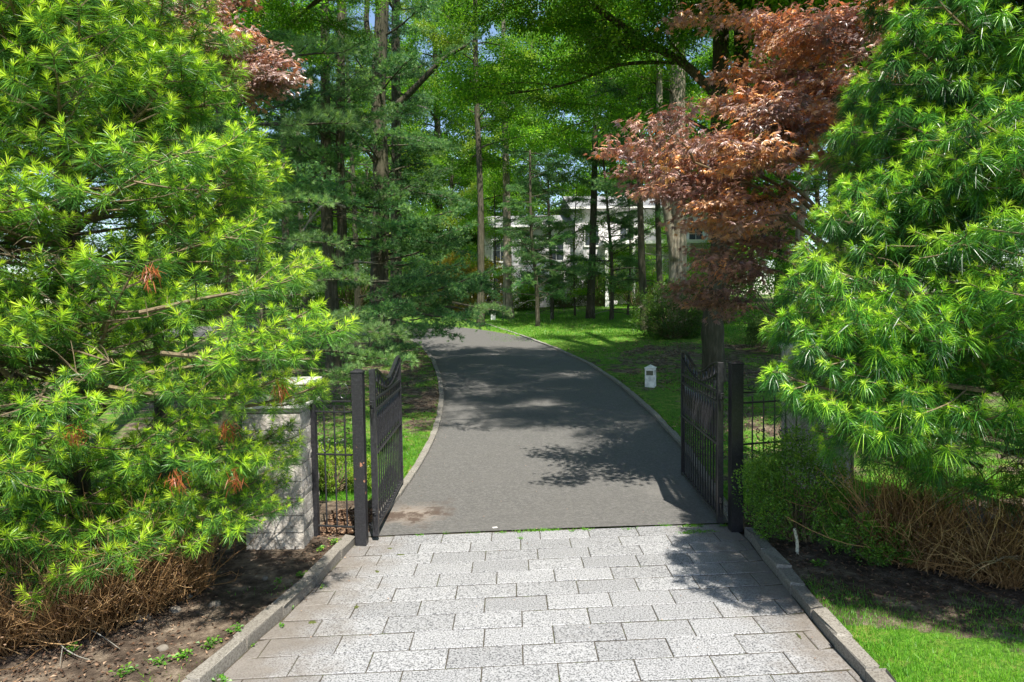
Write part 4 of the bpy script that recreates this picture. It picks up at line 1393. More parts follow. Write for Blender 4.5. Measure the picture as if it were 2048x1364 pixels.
# the thick trunk on the lawn, forking, with a long limb over the drive
B = gb(1430, 765)
yA = B.y
tree('lawn_tree', 'thick-trunked forked tree standing on the lawn behind the right gate leaf', 'tree', B, None, .31, .16, 'bark', LEAF, [3.0] * 4, 16, .52, .98, lambda t: 3.4 - t,
     stems=[[B, at(1426, 640, yA), at(1440, 500, yA), at(1434, 380, yA), at(1440, 160, yA), at(1446, -260, yA), at(1430, -700, yA)],
            [at(1436, 520, yA + .1), at(1478, 330, yA + .3), at(1482, 100, yA + .4), at(1490, -300, yA + .8), at(1520, -700, yA + 1)]], pitch=(-.15, .5),
     extra=[limb([at(1438, 200, yA), at(1370, 130, yA - .5), at(1270, 70, yA - 1), at(1160, -10, yA - 1.6), at(1040, -110, yA - 2.4)], .13, .05, boughs=[(t, random.uniform(1.8, 4.4), random.uniform(-.3, .35)) for t in (.2, .3, .4, .5, .6, .7, .8, .9, .97, .45, .65, .85)], lib=LEAF, sc=.85),
            limb([at(1360, 125, yA - .5), at(1240, 130, yA - .2), at(1130, 170, yA), at(1000, 190, yA + .2)], .055, .02, boughs=[(t, random.uniform(1.8, 4.4), random.uniform(-.3, .2)) for t in (.3, .5, .7, .85, .97)], lib=LEAF, sc=.8),
            limb([at(1430, 270, yA), at(1360, 235, yA + .3), at(1280, 240, yA + .5), at(1200, 210, yA + .8)], .06, .02, boughs=[(t, random.uniform(1.8, 4.4), random.uniform(-.3, .2)) for t in (.4, .6, .8, .97)], lib=LEAF, sc=.7)])
# pale shaggy trunk behind the yew
B = at(1355, 590, 28.5); B.z = gz(B.x, 28.5)
tree('shaggy_tree', 'tree with pale shaggy sunlit bark rising behind the yew shrub', 'tree', B, at(1345, -350, 28.5), .40, .24, 'bark_pale', LEAF, [3.0] * 4, 30, .42, 1.0, lambda t: 4.2 - 1.2 * t, pitch=(-.2, .5),
     extra=[limb([at(1350, 520, 28.3), at(1335, 430, 28), at(1322, 330, 27.8), at(1318, 100, 27.6)], .2, .12, 'bark_pale')])
# the big pine left of the drive and its neighbours
B = gb(760, 712); yF = B.y
tree('white_pine', 'thickest pine trunk just left of the driveway, with upswept limbs', 'pine tree', B, None, .36, .17, 'bark', PINE, PINE_L, 46, .16, .97, lambda t: 3.4 - 1.2 * t,
     stems=[[B, at(758, 560, yF), at(762, 380, yF), at(757, 180, yF), at(768, -100, yF), at(765, -500, yF), at(768, -1000, yF)]], dead=16, pitch=(-.28, .3), group='white pines left of the driveway',
     extra=[limb([at(765, 110, yF), at(735, 60, yF + .2), at(735, -10, yF + .3), at(735, -120, yF + .3)], .12, .06),
            limb([at(795, 210, yF + .8), at(840, 165, yF + .6), at(885, 120, yF + .3), at(930, 92, yF)], .13, .05, boughs=[(.7, 0, .3), (.95, .4, .4), (.5, -.5, .2)], lib=PINE, sc=.6),
            limb([at(752, 330, yF - .1), at(730, 300, yF - .6), at(690, 295, yF - 1.0), at(640, 330, yF - 1.4)], .06, .02, boughs=[(.9, 3.4, 0), (.6, 3.0, .1)], lib=PINE, sc=.6)])
B = at(790, 640, 27); B.z = gz(B.x, 27)
tree('white_pine', 'slim dark pine trunk close behind the thickest one', 'pine tree', B, at(800, -300, 27), .26, .12, 'bark', PINE, PINE_L, 30, .3, 1, lambda t: 3.2 - 1.5 * t, dead=8, group='white pines left of the driveway')
B = gb(668, 735); yG = B.y
tree('white_pine', 'pine with a twin trunk forking low, left of the thickest pine', 'pine tree', B, None, .24, .12, 'bark', PINE, PINE_L, 40, .30, .98, lambda t: 3.0 - 1.2 * t,
     stems=[[B, at(664, 600, yG), at(655, 470, yG), at(652, 300, yG), at(650, 60, yG), at(648, -500, yG)],
            [at(668, 560, yG + .05), at(684, 470, yG + .15), at(680, 330, yG + .2), at(682, 60, yG + .3), at(680, -500, yG + .3)]], dead=16, pitch=(-.25, .25), group='white pines left of the driveway',
     extra=[limb([at(690, 415, yG), at(655, 405, yG - .5), at(620, 440, yG - 1), at(590, 490, yG - 1.4), at(560, 525, yG - 1.8)], .045, .012, 'twig_grey')])
# pine hidden by the left umbrella pine, its boughs hang out over the gate
B = Vector((-5.3, 12.6, gz(-5.3, 12.6)))
def hang(root, b0):
    for px, py, Yd, az, pt, sc in ((560, 640, 11.5, -.25, -.10, .95), (590, 705, 11.3, -.1, -.05, .85), (520, 560, 12.4, 0, .05, 1.1), (600, 735, 11.9, .0, -.12, .8), (480, 250, 12, -.1, .0, 1.2), (460, 400, 12, .0, .0, 1.0), (430, 120, 12, .1, .1, 1.3), (500, 470, 12, .2, -.1, .9)):
        p_ = at(px, py, Yd) - b0
        put(random.choice(PINE_NEAR), 'bough', root, p_, az, pt, sc)
tree('white_pine', 'pine whose lit boughs hang over the left gate leaf, trunk hidden by needles', 'pine tree', B, B + Vector((.1, .2, 13)), .20, .06, 'bark', PINE, PINE_L, 34, .28, .98, lambda t: 2.7 - 1.4 * t, pitch=(-.2, .2), group='white pines left of the driveway', extra=[hang])
# big soft mass of pine foliage over the verge, from the thick pine
root = [o for o in bpy.data.objects if o.get('label', '').startswith('thickest pine')][0]
for px, py, Yd, az, pt, sc in ((770, 560, yF - 1.0, -.7, -.12, 1.05), (790, 600, yF - 1.5, -.5, -.2, 1.0), (770, 520, yF - .5, -.3, -.05, 1.2), (740, 600, yF - 1.5, -1.2, -.15, 1.0), (730, 640, yF - 2, -1.7, -.1, .9), (790, 620, yF - 2, -.2, -.15, 1.0),
                               (850, 590, yF - 2.2, -.2, -.10, .9), (820, 640, yF - 3, -.9, -.12, .8), (700, 660, yF - 3.5, -1.0, -.05, .8), (870, 560, yF - 1.5, .2, -.2, 1.1), (760, 450, yF - .4, .1, -.1, 1.2), (760, 400, yF, -.4, .0, 1.3), (760, 480, yF - .4, -2.6, -.1, 1.0)):
    put(random.choice(PINE), 'bough', root, at(px, py, Yd) - Vector(root.location), az, pt, sc)
for px, py, Yd, az, pt, sc in ((1000, 600, 17, -.5, -.1, 1.0), (955, 645, 16.5, -.6, -.12, 1.0), (900, 665, 16, -.7, -.15, 1.0), (855, 705, 15.5, -.8, -.15, .95), (940, 585, 17.5, -.4, -.05, 1.05), (880, 620, 17, -.6, -.1, 1.0), (830, 660, 16, -.9, -.1, 1.0), (900, 560, 18, -.3, 0, 1.1), (980, 560, 18.5, -.3, .02, 1.1), (800, 700, 15, -1.1, -.1, .9), (850, 600, 17.5, -.6, -.05, 1.0), (1010, 625, 18, -.4, -.1, .9)):
    k_ = random.randrange(4)
    d_ = Vector((math.cos(az) * math.cos(pt), math.sin(az) * math.cos(pt), math.sin(pt)))
    put(PINE[k_], 'bough', root, at(px, py, Yd) - d_ * PINE_L[k_] * sc - Vector(root.location), az, pt, sc)
hp = at(905, 605, 12.5)
put(PINE_NEAR[0], 'bough', root, hp - Vector(root.location), -.15, -.18, .62)
# pines farther back on the left
for k_, (px, Yd, r_, lb) in enumerate(((575, 33, .22, 'dark slim pine at the back, seen just right of the bright needled tree'), (612, 37, .20, 'slim pine at the back between bright needles and the twin trunk'), (520, 30, .22, 'dark pine behind the left umbrella pine'), (470, 38, .24, 'far pine behind the left red maple'), (715, 40, .2, 'far slim pine between the twin trunk and the thickest pine'))):
    x_ = at(px, 600, Yd).x
    b_ = Vector((x_, Yd, gz(x_, Yd)))
    tree('white_pine', lb, 'pine tree', b_, b_ + Vector((random.uniform(-.3, .3), 0, 18)), r_, .07, 'bark', PINE, PINE_L, 30, .16, .98, lambda t: 3.6 - 1.8 * t, dead=8, pitch=(-.3, .15), group='white pines left of the driveway')
# thin young pines on the back lawn
for px, py, tops, r_, lb in ((1076, 652, [(1072, 560), (1062, 450), (1060, 300)], .12, 'leftmost of the three thin pines on the back lawn'),
                           (1104, 641, [(1103, 540), (1098, 440), (1096, 330)], .11, 'middle one of the three thin pines on the back lawn'),
                           (1223, 645, [(1224, 540), (1216, 430), (1205, 300)], .12, 'right one of the three thin pines on the back lawn')):
    b_ = gb(px, py); yd = b_.y
    tree('young_pine', lb, 'pine tree', b_, None, r_, .05, 'bark', PINE, PINE_L, 44, .22, 1.0, lambda t: 2.5 - .9 * t, stems=[[b_] + [at(x, y, yd) for x, y in tops]], dead=7, pitch=(-.2, .25), group='thin pines on the back lawn')
for px, Yd, py_top, r_, mt, lb in ((1015, 38, -50, .30, 'bark_pale', 'pale trunk standing left of the thin pines, before the house'),
                                 (1290, 30, 150, .20, 'bark', 'dark slim pine just left of the pale shaggy trunk'),
                                 (1322, 33, 100, .17, 'bark', 'dark slim pine touching the pale shaggy trunk on its left')):
    x_ = at(px, 600, Yd).x; b_ = Vector((x_, Yd, gz(x_, Yd)))
    tree('white_pine' if mt == 'bark' else 'pale_tree', lb, 'pine tree' if mt == 'bark' else 'tree', b_, at(px - 8, py_top, Yd), r_, .08, mt, PINE if mt == 'bark' else LEAF, PINE_L if mt == 'bark' else [3.0] * 4, 24, .45, 1.0, lambda t: 3.2 - 1.0 * t, dead=9, pitch=(-.25, .25))
# leaning slender trunk at right
b_ = at(1592, 560, 17); b_.z = gz(b_.x, 17)
tree('leaning_tree', 'slender leaning pale trunk right of the red maple foliage', 'tree', b_, None, .13, .06, 'bark_pale', LEAF, [3.0] * 4, 12, .6, 1.0, lambda t: 2.4, stems=[[b_, at(1598, 480, 17), at(1612, 380, 17), at(1640, 150, 17.3), at(1660, -150, 17.5)]], dead=5)
# broad-leaved trees behind
for k_, (px, Yd, h_, r_, n_, sc_, lb) in enumerate((
        (880, 50, 22, .40, 46, 6.0, 'broad tree closing the view above the driveway bend'),
        (1060, 56, 24, .40, 46, 6.5, 'tall broad tree rising behind the left end of the house'),
        (1230, 60, 26, .45, 46, 6.5, 'tall broad tree rising behind the middle of the house'),
        (1420, 55, 24, .45, 46, 6.5, 'tall broad tree behind the right end of the house'),
        (1180, 36, 17, .22, 30, 4.4, 'broad tree with high crown above the thin pines'),
        (960, 34, 17, .20, 28, 4.0, 'slender tree with airy crown above the end of the driveway'),
        (1560, 36, 20, .35, 46, 5.0, 'broad tree behind the red maple'),
        (1720, 27, 17, .30, 46, 4.4, 'broad tree behind the right umbrella pine'),
        (1950, 30, 18, .30, 40, 4.6, 'broad tree at the far right, behind the umbrella pine'),
        (640, 58, 24, .45, 46, 6.5, 'broad tree far off behind the twin-trunked pine'),
        (400, 48, 22, .40, 44, 6.0, 'broad tree far off on the left'),
        (150, 40, 19, .40, 36, 5.5, 'broad tree behind the left umbrella pine, at the far left'),
        (800, 72, 26, .45, 46, 7.0, 'farthest broad tree left of the middle'),
        (900, 46, 10, .14, 40, 3.6, 'young broad tree with low bright crown beyond the golden shrub'),
        (740, 50, 11, .15, 40, 3.8, 'young broad tree showing between the pine trunks, left of the bend'),
        (620, 44, 10, .14, 40, 3.6, 'young broad tree showing left of the twin-trunked pine'),
        (1010, 60, 12, .16, 40, 4.2, 'young broad tree just behind the left corner of the house'),
        (500, 52, 12, .16, 40, 4.2, 'young broad tree at the far left edge of the woods'),
        (1500, 42, 10, .14, 40, 3.6, 'young broad tree beyond the lawn tree, right of the house'),
        (1640, 34, 9, .14, 40, 3.4, 'young broad tree behind the slender leaning trunk'))):
    x_ = at(px, 600, Yd).x; b_ = Vector((x_, Yd, gz(x_, Yd)))
    tree('broadleaf_tree', lb, 'tree', b_, b_ + Vector((random.uniform(-.8, .8), 0, h_)), r_, .1, 'bark', LEAF + (LEAF_Y if k_ in (0, 4, 5, 6, 9, 13, 16) else []), [3.0] * 5, n_ + (18 if Yd > 45 else 4), .06 if Yd > 45 or h_ < 13 else .44, 1.0, lambda t, s=sc_: s * (1 - .35 * t), pitch=(-.15, .6), group='broad-leaved trees behind the garden')
# trees off the frame whose crowns shade the drive and lawn
for k_, (x_, y_, h_, sc_, zl) in enumerate(((8.5, 14.5, 15, 4.6, .45), (-8.5, 18, 16, 4.2, .35), (10.5, 22, 17, 4.6, .4))):
    b_ = Vector((x_, y_, gz(x_, y_)))
    tree('broadleaf_tree', ('tall tree rising behind the right umbrella pine, its crown over the lawn', 'tree behind the left umbrella pine, leaves showing over it', 'tree beyond the azalea with its crown high over the lawn')[k_], 'tree', b_, b_ + Vector((-.6, -.4, h_)), .2, .08, 'bark', LEAF, [3.0] * 4, 34, zl, 1.0, lambda t, s=sc_: s * (1 - .3 * t), pitch=(-.15, .5), group='broad-leaved trees behind the garden')

for k_, (px, Yd, h_, lb) in enumerate(((985, 39, 7.5, 'airy sapling before the left end of the house'), (1150, 38, 7.5, 'airy sapling between the middle and right thin pines'), (1255, 37, 8.5, 'airy sapling just right of the thin pines, before the porch'), (1350, 40, 8, 'airy sapling half behind the pale shaggy trunk'))):
    x_ = at(px, 600, Yd).x; b_ = Vector((x_, Yd, gz(x_, Yd)))
    tree('sapling', lb, 'young tree', b_, b_ + Vector((.2, 0, h_)), .07, .02, 'bark', LEAF, [3.0] * 4, 13, .15, 1.0, lambda t: 2.2, pitch=(-.1, .5), group='saplings before the house')
# trees beside the gateway, whose high limbs reach over the driveway
SIDE = {0: ((8.6, 9.5), 'tall tree behind the right umbrella pine whose high limbs reach over the driveway'),
        1: ((-7.6, 11.5), 'tall tree behind the left umbrella pine whose high limbs reach over the driveway'),
        2: ((9.2, 16.5), 'tall tree right of the azalea with long limbs over the lawn and driveway'),
        3: ((-8.2, 19.5), 'tall tree left of the pines with long limbs over the driveway')}
rows = {0: [], 1: [], 2: [], 3: []}
k = 0
for ye in np.arange(7.8, 18.6, 1.2):
    for xe in (-3.4, -.6, 1.8, 3.8, 5.8):
        right = xe + random.uniform(-1, 1) > -.4
        t_ = (0 if ye < 14.5 else 2) if right else (1 if ye < 16 else 3)
        rows[t_].append((xe + random.uniform(-.9, .9), ye + random.uniform(-.7, .7), random.uniform(10.2, 13.2) + max(0, ye - 16) * .25))
for t_, ((x_, y_), lb) in SIDE.items():
    b_ = Vector((x_, y_, gz(x_, y_)))
    ex = []
    for (xe, ye, z_) in rows[t_]:
        p0 = b_ + Vector((0, 0, z_ * random.uniform(.6, .8))); p3 = Vector((xe, ye, z_))
        ex.append(limb([p0, p0.lerp(p3, .33) + Vector((0, 0, .6)), p0.lerp(p3, .66) + Vector((0, 0, .6)), p3], .07, .015,
                       boughs=[(t, random.uniform(-3.1, 3.1), random.uniform(-.35, .35)) for t in (.44, .52, .6, .66, .72, .77, .82, .86, .9, .94, .97, .99)], lib=LEAF, sc=.60))
    tree('broadleaf_tree', lb, 'tree', b_, b_ + Vector((.3, .3, 15)), .24, .08, 'bark', LEAF, [3.0] * 4, 18, .66, 1.0, lambda t: 2.8, pitch=(-.1, .5), group='broad-leaved trees behind the garden', extra=ex)

# ================================================================== RED MAPLES
def maple(base, sprays, label, top, rad=.11):
    root = empty('red_maple', base, label, 'maple tree')
    b0 = Vector(base)
    mb, P, r_ = trunk_mesh([(0, 0, -.1), (.1, .05, top * .35), (-.05, 0, top * .7), (.05, 0, top)], rad, .03, 'bark', 10)
    mb.obj('trunk', ['bark'], root, smooth=True)
    for (px, py, Yd, az, pt, sc) in sprays:
        tip_root = at(px, py, Yd) - b0
        put(random.choice(MAP_LIT if (px > 1000 and random.random() < (.7 if py < 250 else .3)) else MAP), 'bough', root, tip_root, az, pt, sc, roll=random.uniform(-.12, .12))
        if random.random() < .45:
            g = MB(); zz = min(max(tip_root.z - .9, .8), top)
            pts = poly([(0, 0, zz), tuple(tip_root * .55 + Vector((0, 0, .12 + zz * .45 - tip_root.z * .0))) if False else ((tip_root.x) * .5, tip_root.y * .5, (zz + tip_root.z) / 2 + .12), tuple(tip_root)], 4)
            tube(g, pts, np.linspace(.035, .012, len(pts)), 6); g.obj('limb', ['twig'], root)
    return root
sp_ = []
# px,py = where the spray springs, az pointing to the left mostly
for (px, py, n, Yd) in ((1560, 330, 6, 9.2), (1480, 360, 5, 9.0), (1420, 340, 4, 8.8), (1560, 430, 5, 9.0), (1470, 420, 4, 8.8), (1600, 260, 5, 9.4), (1640, 180, 6, 9.4), (1700, 110, 7, 9.3), (1780, 70, 6, 9.2), (1620, 110, 4, 9.6), (1700, 220, 5, 9.3), (1780, 190, 4, 9.0), (1560, 200, 2, 9.6), (1640, 350, 5, 9.2), (1740, 310, 4, 9.4), (1540, 540, 4, 10.4), (1500, 600, 4, 10.4), (1570, 500, 3, 10.0), (1700, 30, 4, 9.4), (1820, 130, 3, 9.3), (1560, 60, 2, 9.8)):
    for _ in range(max(1, round(n * .62))):
        sp_.append((px + random.uniform(-55, 55), py + random.uniform(-36, 36), Yd + random.uniform(-.5, .5), random.uniform(2.3, 4.2), random.uniform(-.18, .16), random.uniform(.55, .85)))
mb_r = at(1690, 700, 9.8)
maple((mb_r.x, 9.8, gz(mb_r.x, 9.8)), sp_, 'red-leaved maple spreading behind the right umbrella pine, its top tinted orange as if backlit', 5.2, .12)
sp_ = []
for (px, py, n, Yd) in ((390, 125, 6, 8.6), (430, 150, 5, 8.6), (320, 30, 5, 8.6), (360, 100, 3, 8.6), (300, -10, 4, 8.6), (450, 180, 3, 8.6)):
    for _ in range(max(1, round(n * .55))):
        sp_.append((px + random.uniform(-40, 30), py + random.uniform(-22, 22), Yd + random.uniform(-.4, .4), random.uniform(-.9, .6), random.uniform(-.16, .12), random.uniform(.46, .64)))
mb_l = at(300, 700, 8.9)
maple((mb_l.x, 8.9, gz(mb_l.x, 8.9)), sp_, 'red-leaved maple peeping out behind the top of the left umbrella pine', 6.0, .10)

# ================================================================== DISTANT WOODS
g = MB(); n = 70000
P = np.stack([RNG.uniform(-85, 85, n), RNG.uniform(78, 105, n), RNG.uniform(0, 1, n) ** 1.15 * 25], 1)
cl = RNG.uniform(-1, 1, (240, 3)) * np.array([85, 13, 13]) + np.array([0, 91, 12])
idx = RNG.integers(240, size=n)
off = RNG.normal(size=(n, 3)) * np.array([3.6, 3, 3.0])
P = np.where((RNG.uniform(size=n) < .7)[:, None], cl[idx] + off, P)
P[:, 2] = np.abs(P[:, 2]) + rise(P[:, 1])
leaves(g, P, unit(RNG.normal(size=(n, 3))), unit(RNG.normal(size=(n, 3)) * .6 + np.array([0, 0, 1])), .42, .30, np.clip(.35 + .15 * RNG.normal(size=n) + .15 * RNG.normal(size=240)[idx], 0, 1), 0)
o = g.obj('distant_woods', ['woods']); tag(o, 'distant woodland closing the view behind the garden', 'woods', kind='stuff')

# ================================================================== GRASS, LITTER, WEEDS
def grass_field(name, pts, hgt, wid, label, tone=.5, tn=.18, lean=.45):
    g = MB(); n = len(pts)
    P = np.column_stack([pts[:, 0], pts[:, 1], rise(pts[:, 1]) + lift(pts[:, 0], pts[:, 1]) - .005])
    D = RNG.normal(size=(n, 3)) * lean; D[:, 2] = 1
    T = np.clip(tone + tn * RNG.normal(size=n) + .22 * np.sin(pts[:, 0] * 2.1 + 1) * np.sin(pts[:, 1] * 1.7), 0, 1)
    blades(g, P, D, hgt * RNG.uniform(.5, 1.25, n), wid, T, 0)
    o = g.obj(name, ['grass']); tag(o, label, 'grass', kind='stuff')
    return o
def soil_edge(x):
    return 6.25 - np.clip(x - 2.2, 0, 3.5) * .40
n = 120000
p = np.column_stack([RNG.uniform(1.6, 6.5, n), RNG.uniform(2.8, 7.4, n)])
edge = soil_edge(p[:, 0]) + .22 * np.sin(p[:, 0] * 5) + RNG.normal(size=n) * .12
dens = np.clip(.30 + (edge - p[:, 1]) * 1.2, .0, 1) 
k = (p[:, 0] > XR(p[:, 1]) + .13) & (RNG.uniform(size=n) < dens) & (p[:, 1] < edge + .15)
grass_field('lawn_grass', p[k], .055, .0058, 'fresh green grass of the lawn strip beside the right kerb', .55)
n = 300000
y_ = 8.8 + (RNG.uniform(0, 1, n) ** 1.6) * 30
x_ = RNG.uniform(-1, 1, n) * (y_ * .62 + 1)
p = np.column_stack([x_, y_])
pat = np.sin(p[:, 0] * 1.9 + p[:, 1] * .6) + np.sin(p[:, 1] * 1.3 - p[:, 0] * .8) + RNG.normal(size=n) * .6
s_ = soilness(p[:, 0], p[:, 1])
out = (p[:, 0] < XL(p[:, 1]) - .13) | (p[:, 0] > XR(p[:, 1]) + .13)
k = out & (p[:, 1] < YEND) & (pat > s_ * 4 - 1.6) & (s_ < .9)
pp = p[k]
near_l = (pp[:, 0] < 0) & (pp[:, 1] > 13.5) & (RNG.uniform(size=len(pp)) < .35)
pp = pp[~near_l]
grass_field('lawn_grass', pp[:130000], .07, .011, 'patchy grass of the lawns on both sides of the driveway', .5, lean=.6)
n = 40000
p = np.column_stack([RNG.uniform(-2, 14, n), RNG.uniform(YEND - 2, 45, n)])
grass_field('lawn_grass', p[p[:, 0] > -1 + (p[:, 1] - YEND) * -.1], .09, .03, 'sunlit lawn in front of the house', .5)
# extra bright patch left of the drive by the gate
n = 14000
p = np.column_stack([RNG.uniform(-2.6, -.6, n), RNG.uniform(9.6, 13.2, n)])
k = (p[:, 0] < XL(p[:, 1]) - .12) & (p[:, 0] > XL(p[:, 1]) - 1.4 + RNG.normal(size=n) * .2)
grass_field('lawn_grass', p[k], .06, .008, 'bright grass patch between the left gate leaf and the driveway edging', .62)

def litter(name, pts, size, label, tlo=0, thi=1, dz=.004):
    g = MB(); n = len(pts)
    P = np.column_stack([pts[:, 0], pts[:, 1], rise(pts[:, 1]) + lift(pts[:, 0], pts[:, 1]) + dz + RNG.uniform(0, .02, n)])
    D = RNG.normal(size=(n, 3)); D[:, 2] *= .25
    U = unit(RNG.normal(size=(n, 3)) * .4 + np.array([0, 0, 1]))
    leaves(g, P, D, U, size * RNG.uniform(.5, 1.3, n), size * .55 * RNG.uniform(.6, 1.2, n), RNG.uniform(tlo, thi, n) ** 1.5, 0, fold=.3)
    o = g.obj(name, ['litter']); tag(o, label, 'fallen leaves', kind='stuff'); return o
n = 16000
p = np.column_stack([RNG.uniform(-5.5, -.8, n), RNG.uniform(3.2, 9.3, n)])
k = (p[:, 0] < XL(p[:, 1]) - .14) & ((np.sin(p[:, 0] * 3.1) + np.sin(p[:, 1] * 2.7) + RNG.normal(size=n) * .9) > .1)
litter('fallen_leaves', p[k][:5200], .040, 'dry brown leaves scattered on the left bed')
n = 14000
p = np.column_stack([RNG.uniform(2.2, 7, n), RNG.uniform(4.6, 9.0, n)])
k = (p[:, 0] > XR(p[:, 1]) + .14) & (p[:, 1] > soil_edge(p[:, 0]) - .25)
litter('fallen_leaves', p[k][:6000], .040, 'dry brown leaves under the hedge and box shrub on the right', 0, .8)
n = 2600
p = np.column_stack([RNG.uniform(-2.3, -1.75, n), RNG.uniform(7.75, 8.8, n)])
litter('fallen_leaves', p, .055, 'reddish dry leaves heaped under the small iron fence on the left', .2, 1)
n = 9000
p = np.column_stack([RNG.uniform(-7, -.8, n), RNG.uniform(10, 26, n)])
k = (p[:, 0] < XL(p[:, 1]) - .14)
litter('fallen_leaves', p[k][:3500], .06, 'old leaves on the shaded verge left of the driveway', 0, .9)
n = 9000
p = np.column_stack([RNG.uniform(2, 12, n), RNG.uniform(11, 27, n)])
k = (p[:, 0] > XR(p[:, 1]) + .14) & ((np.sin(p[:, 0] * 1.4 + 1) + np.sin(p[:, 1] * 1.1)) > -.1)
litter('fallen_leaves', p[k], .07, 'old leaves in the thin grass of the right lawn', .1, 1)
# specks and needles on the pavers and asphalt
n = 2600
p = np.column_stack([RNG.uniform(-2, 3, n), RNG.uniform(3.6, 20, n)])
k = (p[:, 0] > XL(p[:, 1]) + .02) & (p[:, 0] < XR(p[:, 1]) - .02) & (RNG.uniform(size=n) < np.clip(np.minimum(np.abs(p[:, 0] - XL(p[:, 1])), np.abs(p[:, 0] - XR(p[:, 1]))) ** -1 * .05, 0, 1))
g = MB(); q = p[k]; n = len(q)
P = np.column_stack([q[:, 0], q[:, 1], rise(q[:, 1]) + .022])
leaves(g, P, RNG.normal(size=(n, 3)) * np.array([1, 1, .1]), unit(RNG.normal(size=(n, 3)) * .2 + np.array([0, 0, 1])), .024 * RNG.uniform(.4, 1.3, n), .010, RNG.uniform(.3, 1, n), 0)
o = g.obj('debris', ['litter']); tag(o, 'scraps of dry leaf strewn along the edges of the pavers', 'debris', kind='stuff')

def weed(loc, r, n, label, leaf=.03, mat='weed', seed=0, hgt=.05):
    rs = np.random.RandomState(seed)
    g = MB()
    a = rs.uniform(0, 6.28, n); rr = r * rs.uniform(.1, 1, n)
    P = np.stack([np.cos(a) * rr * .8, np.sin(a) * rr * .8, hgt * rs.uniform(.2, 1, n)], 1)
    D = np.stack([np.cos(a), np.sin(a), rs.uniform(-.1, .5, n)], 1)
    leaves(g, P, D, unit(rs.normal(size=(n, 3)) * .35 + np.array([0, 0, 1])), leaf * rs.uniform(.6, 1.2, n), leaf * .8, np.clip(rs.normal(size=n) * .2 + .55, 0, 1), 0)
    for i in range(n):
        tube(g, [(0, 0, 0), tuple(P[i])], [.0016, .001], 3, 0, tone=.3, cap=False)
    o = g.obj('weed', [mat]); o.location = loc
    tag(o, label, 'weed'); return o
WD = [(668, 1085, .10, 26, 'weed with pointed leaves under the small iron fence'), (640, 1100, .07, 18, 'small weed at the far end of the left kerb by the pillar foot'),
      (605, 1150, .08, 20, 'low weed on the left bed halfway along the kerb'), (560, 1165, .06, 14, 'tiny weed in the left bed near the pillar'),
      (420, 1290, .12, 34, 'round-leaved weed clump beside the near part of the left kerb'), (470, 1262, .09, 22, 'weed clump leaning on the left kerb stone'),
      (365, 1310, .10, 26, 'round-leaved weed in the left bed below the fallen branch'), (250, 1345, .11, 28, 'broad weed clump at the bottom of the left bed'),
      (320, 1325, .08, 18, 'small weed between two leafy clumps at the bottom left'), (145, 1300, .10, 22, 'weed beside the fork of the fallen branch'),
      (440, 1340, .10, 24, 'weed clump at the very bottom next to the left kerb'), (1770, 1090, .12, 34, 'green seedling in the dark gap under the right dead hedge'),
      (1745, 1060, .10, 26, 'small seedling under the box shrub'), (1640, 1130, .12, 30, 'tufty weed at the edge of the lawn under the cut stem'),
      (1805, 1075, .08, 20, 'seedling at the foot of the right dead hedge')]
for k_, (px, py, r_, n_, lb) in enumerate(WD):
    q = ong(px, py, .09); weed((q.x, q.y, gz(q.x, q.y)), r_ * .8, n_, lb, leaf=.032, seed=70 + k_)
for k_, (px, py, lb) in enumerate(((560, 1258, 'tiny round-leaved weed at the foot of the left kerb'), (645, 1178, 'tiny weed on the pavers beside the left kerb, upper one'), (505, 1293, 'yellowish seedling between left kerb and pavers'), (582, 1220, 'yellow seedling at the kerb between two others'))):
    q = ong(px, py); weed((q.x, q.y, .0), .035, 7, lb, leaf=.028, seed=90 + k_, hgt=.03)

n = 5200
p = np.column_stack([RNG.uniform(-3.2, -1.5, n), RNG.uniform(3.6, 7.4, n)])
dk = XL(p[:, 1]) - .12 - p[:, 0]
k = (dk > 0) & (RNG.uniform(size=n) < np.exp(-dk * 5) * .8) & ((np.sin(p[:, 1] * 4.3) + np.sin(p[:, 1] * 9.1 + 1) + (5 - p[:, 1]) * .8) > -.1)
grass_field('verge_grass', p[k], .05, .007, 'thin grass and seedlings along the bed side of the left kerb', .6, lean=.8)
# green tufts in the joint between asphalt and pavers, moss in joints
g = MB(); PP = []
for px, py, r_, n_ in ((1075, 1062, .10, 160), (1110, 1060, .06, 60), (1040, 1065, .05, 50), (890, 1068, .02, 20), (950, 1066, .05, 40), (1005, 1066, .04, 40), (1170, 1060, .06, 50), (1330, 1052, .05, 60), (1385, 1053, .09, 160), (1400, 1064, .12, 160), (1375, 1068, .08, 90), (840, 1072, .04, 40), (1450, 1052, .05, 50), (1145, 1063, .02, 30), (1041, 1078, .015, 30), (1255, 1060, .05, 30)):
    q = ong(px, py)
    for _ in range(n_):
        PP.append((q.x + random.gauss(0, r_ * .8), q.y + random.gauss(0, .018), .0))
PP = np.array(PP); n = len(PP)
D = RNG.normal(size=(n, 3)) * .9; D[:, 2] = .8
needles(g, PP, D, .045 * RNG.uniform(.4, 1.2, n), .006, .2, RNG.uniform(.2, .9, n), 0)
o = g.obj('joint_grass', ['grass']); tag(o, 'tufts of grass in the joint between asphalt and pavers', 'grass', kind='stuff')
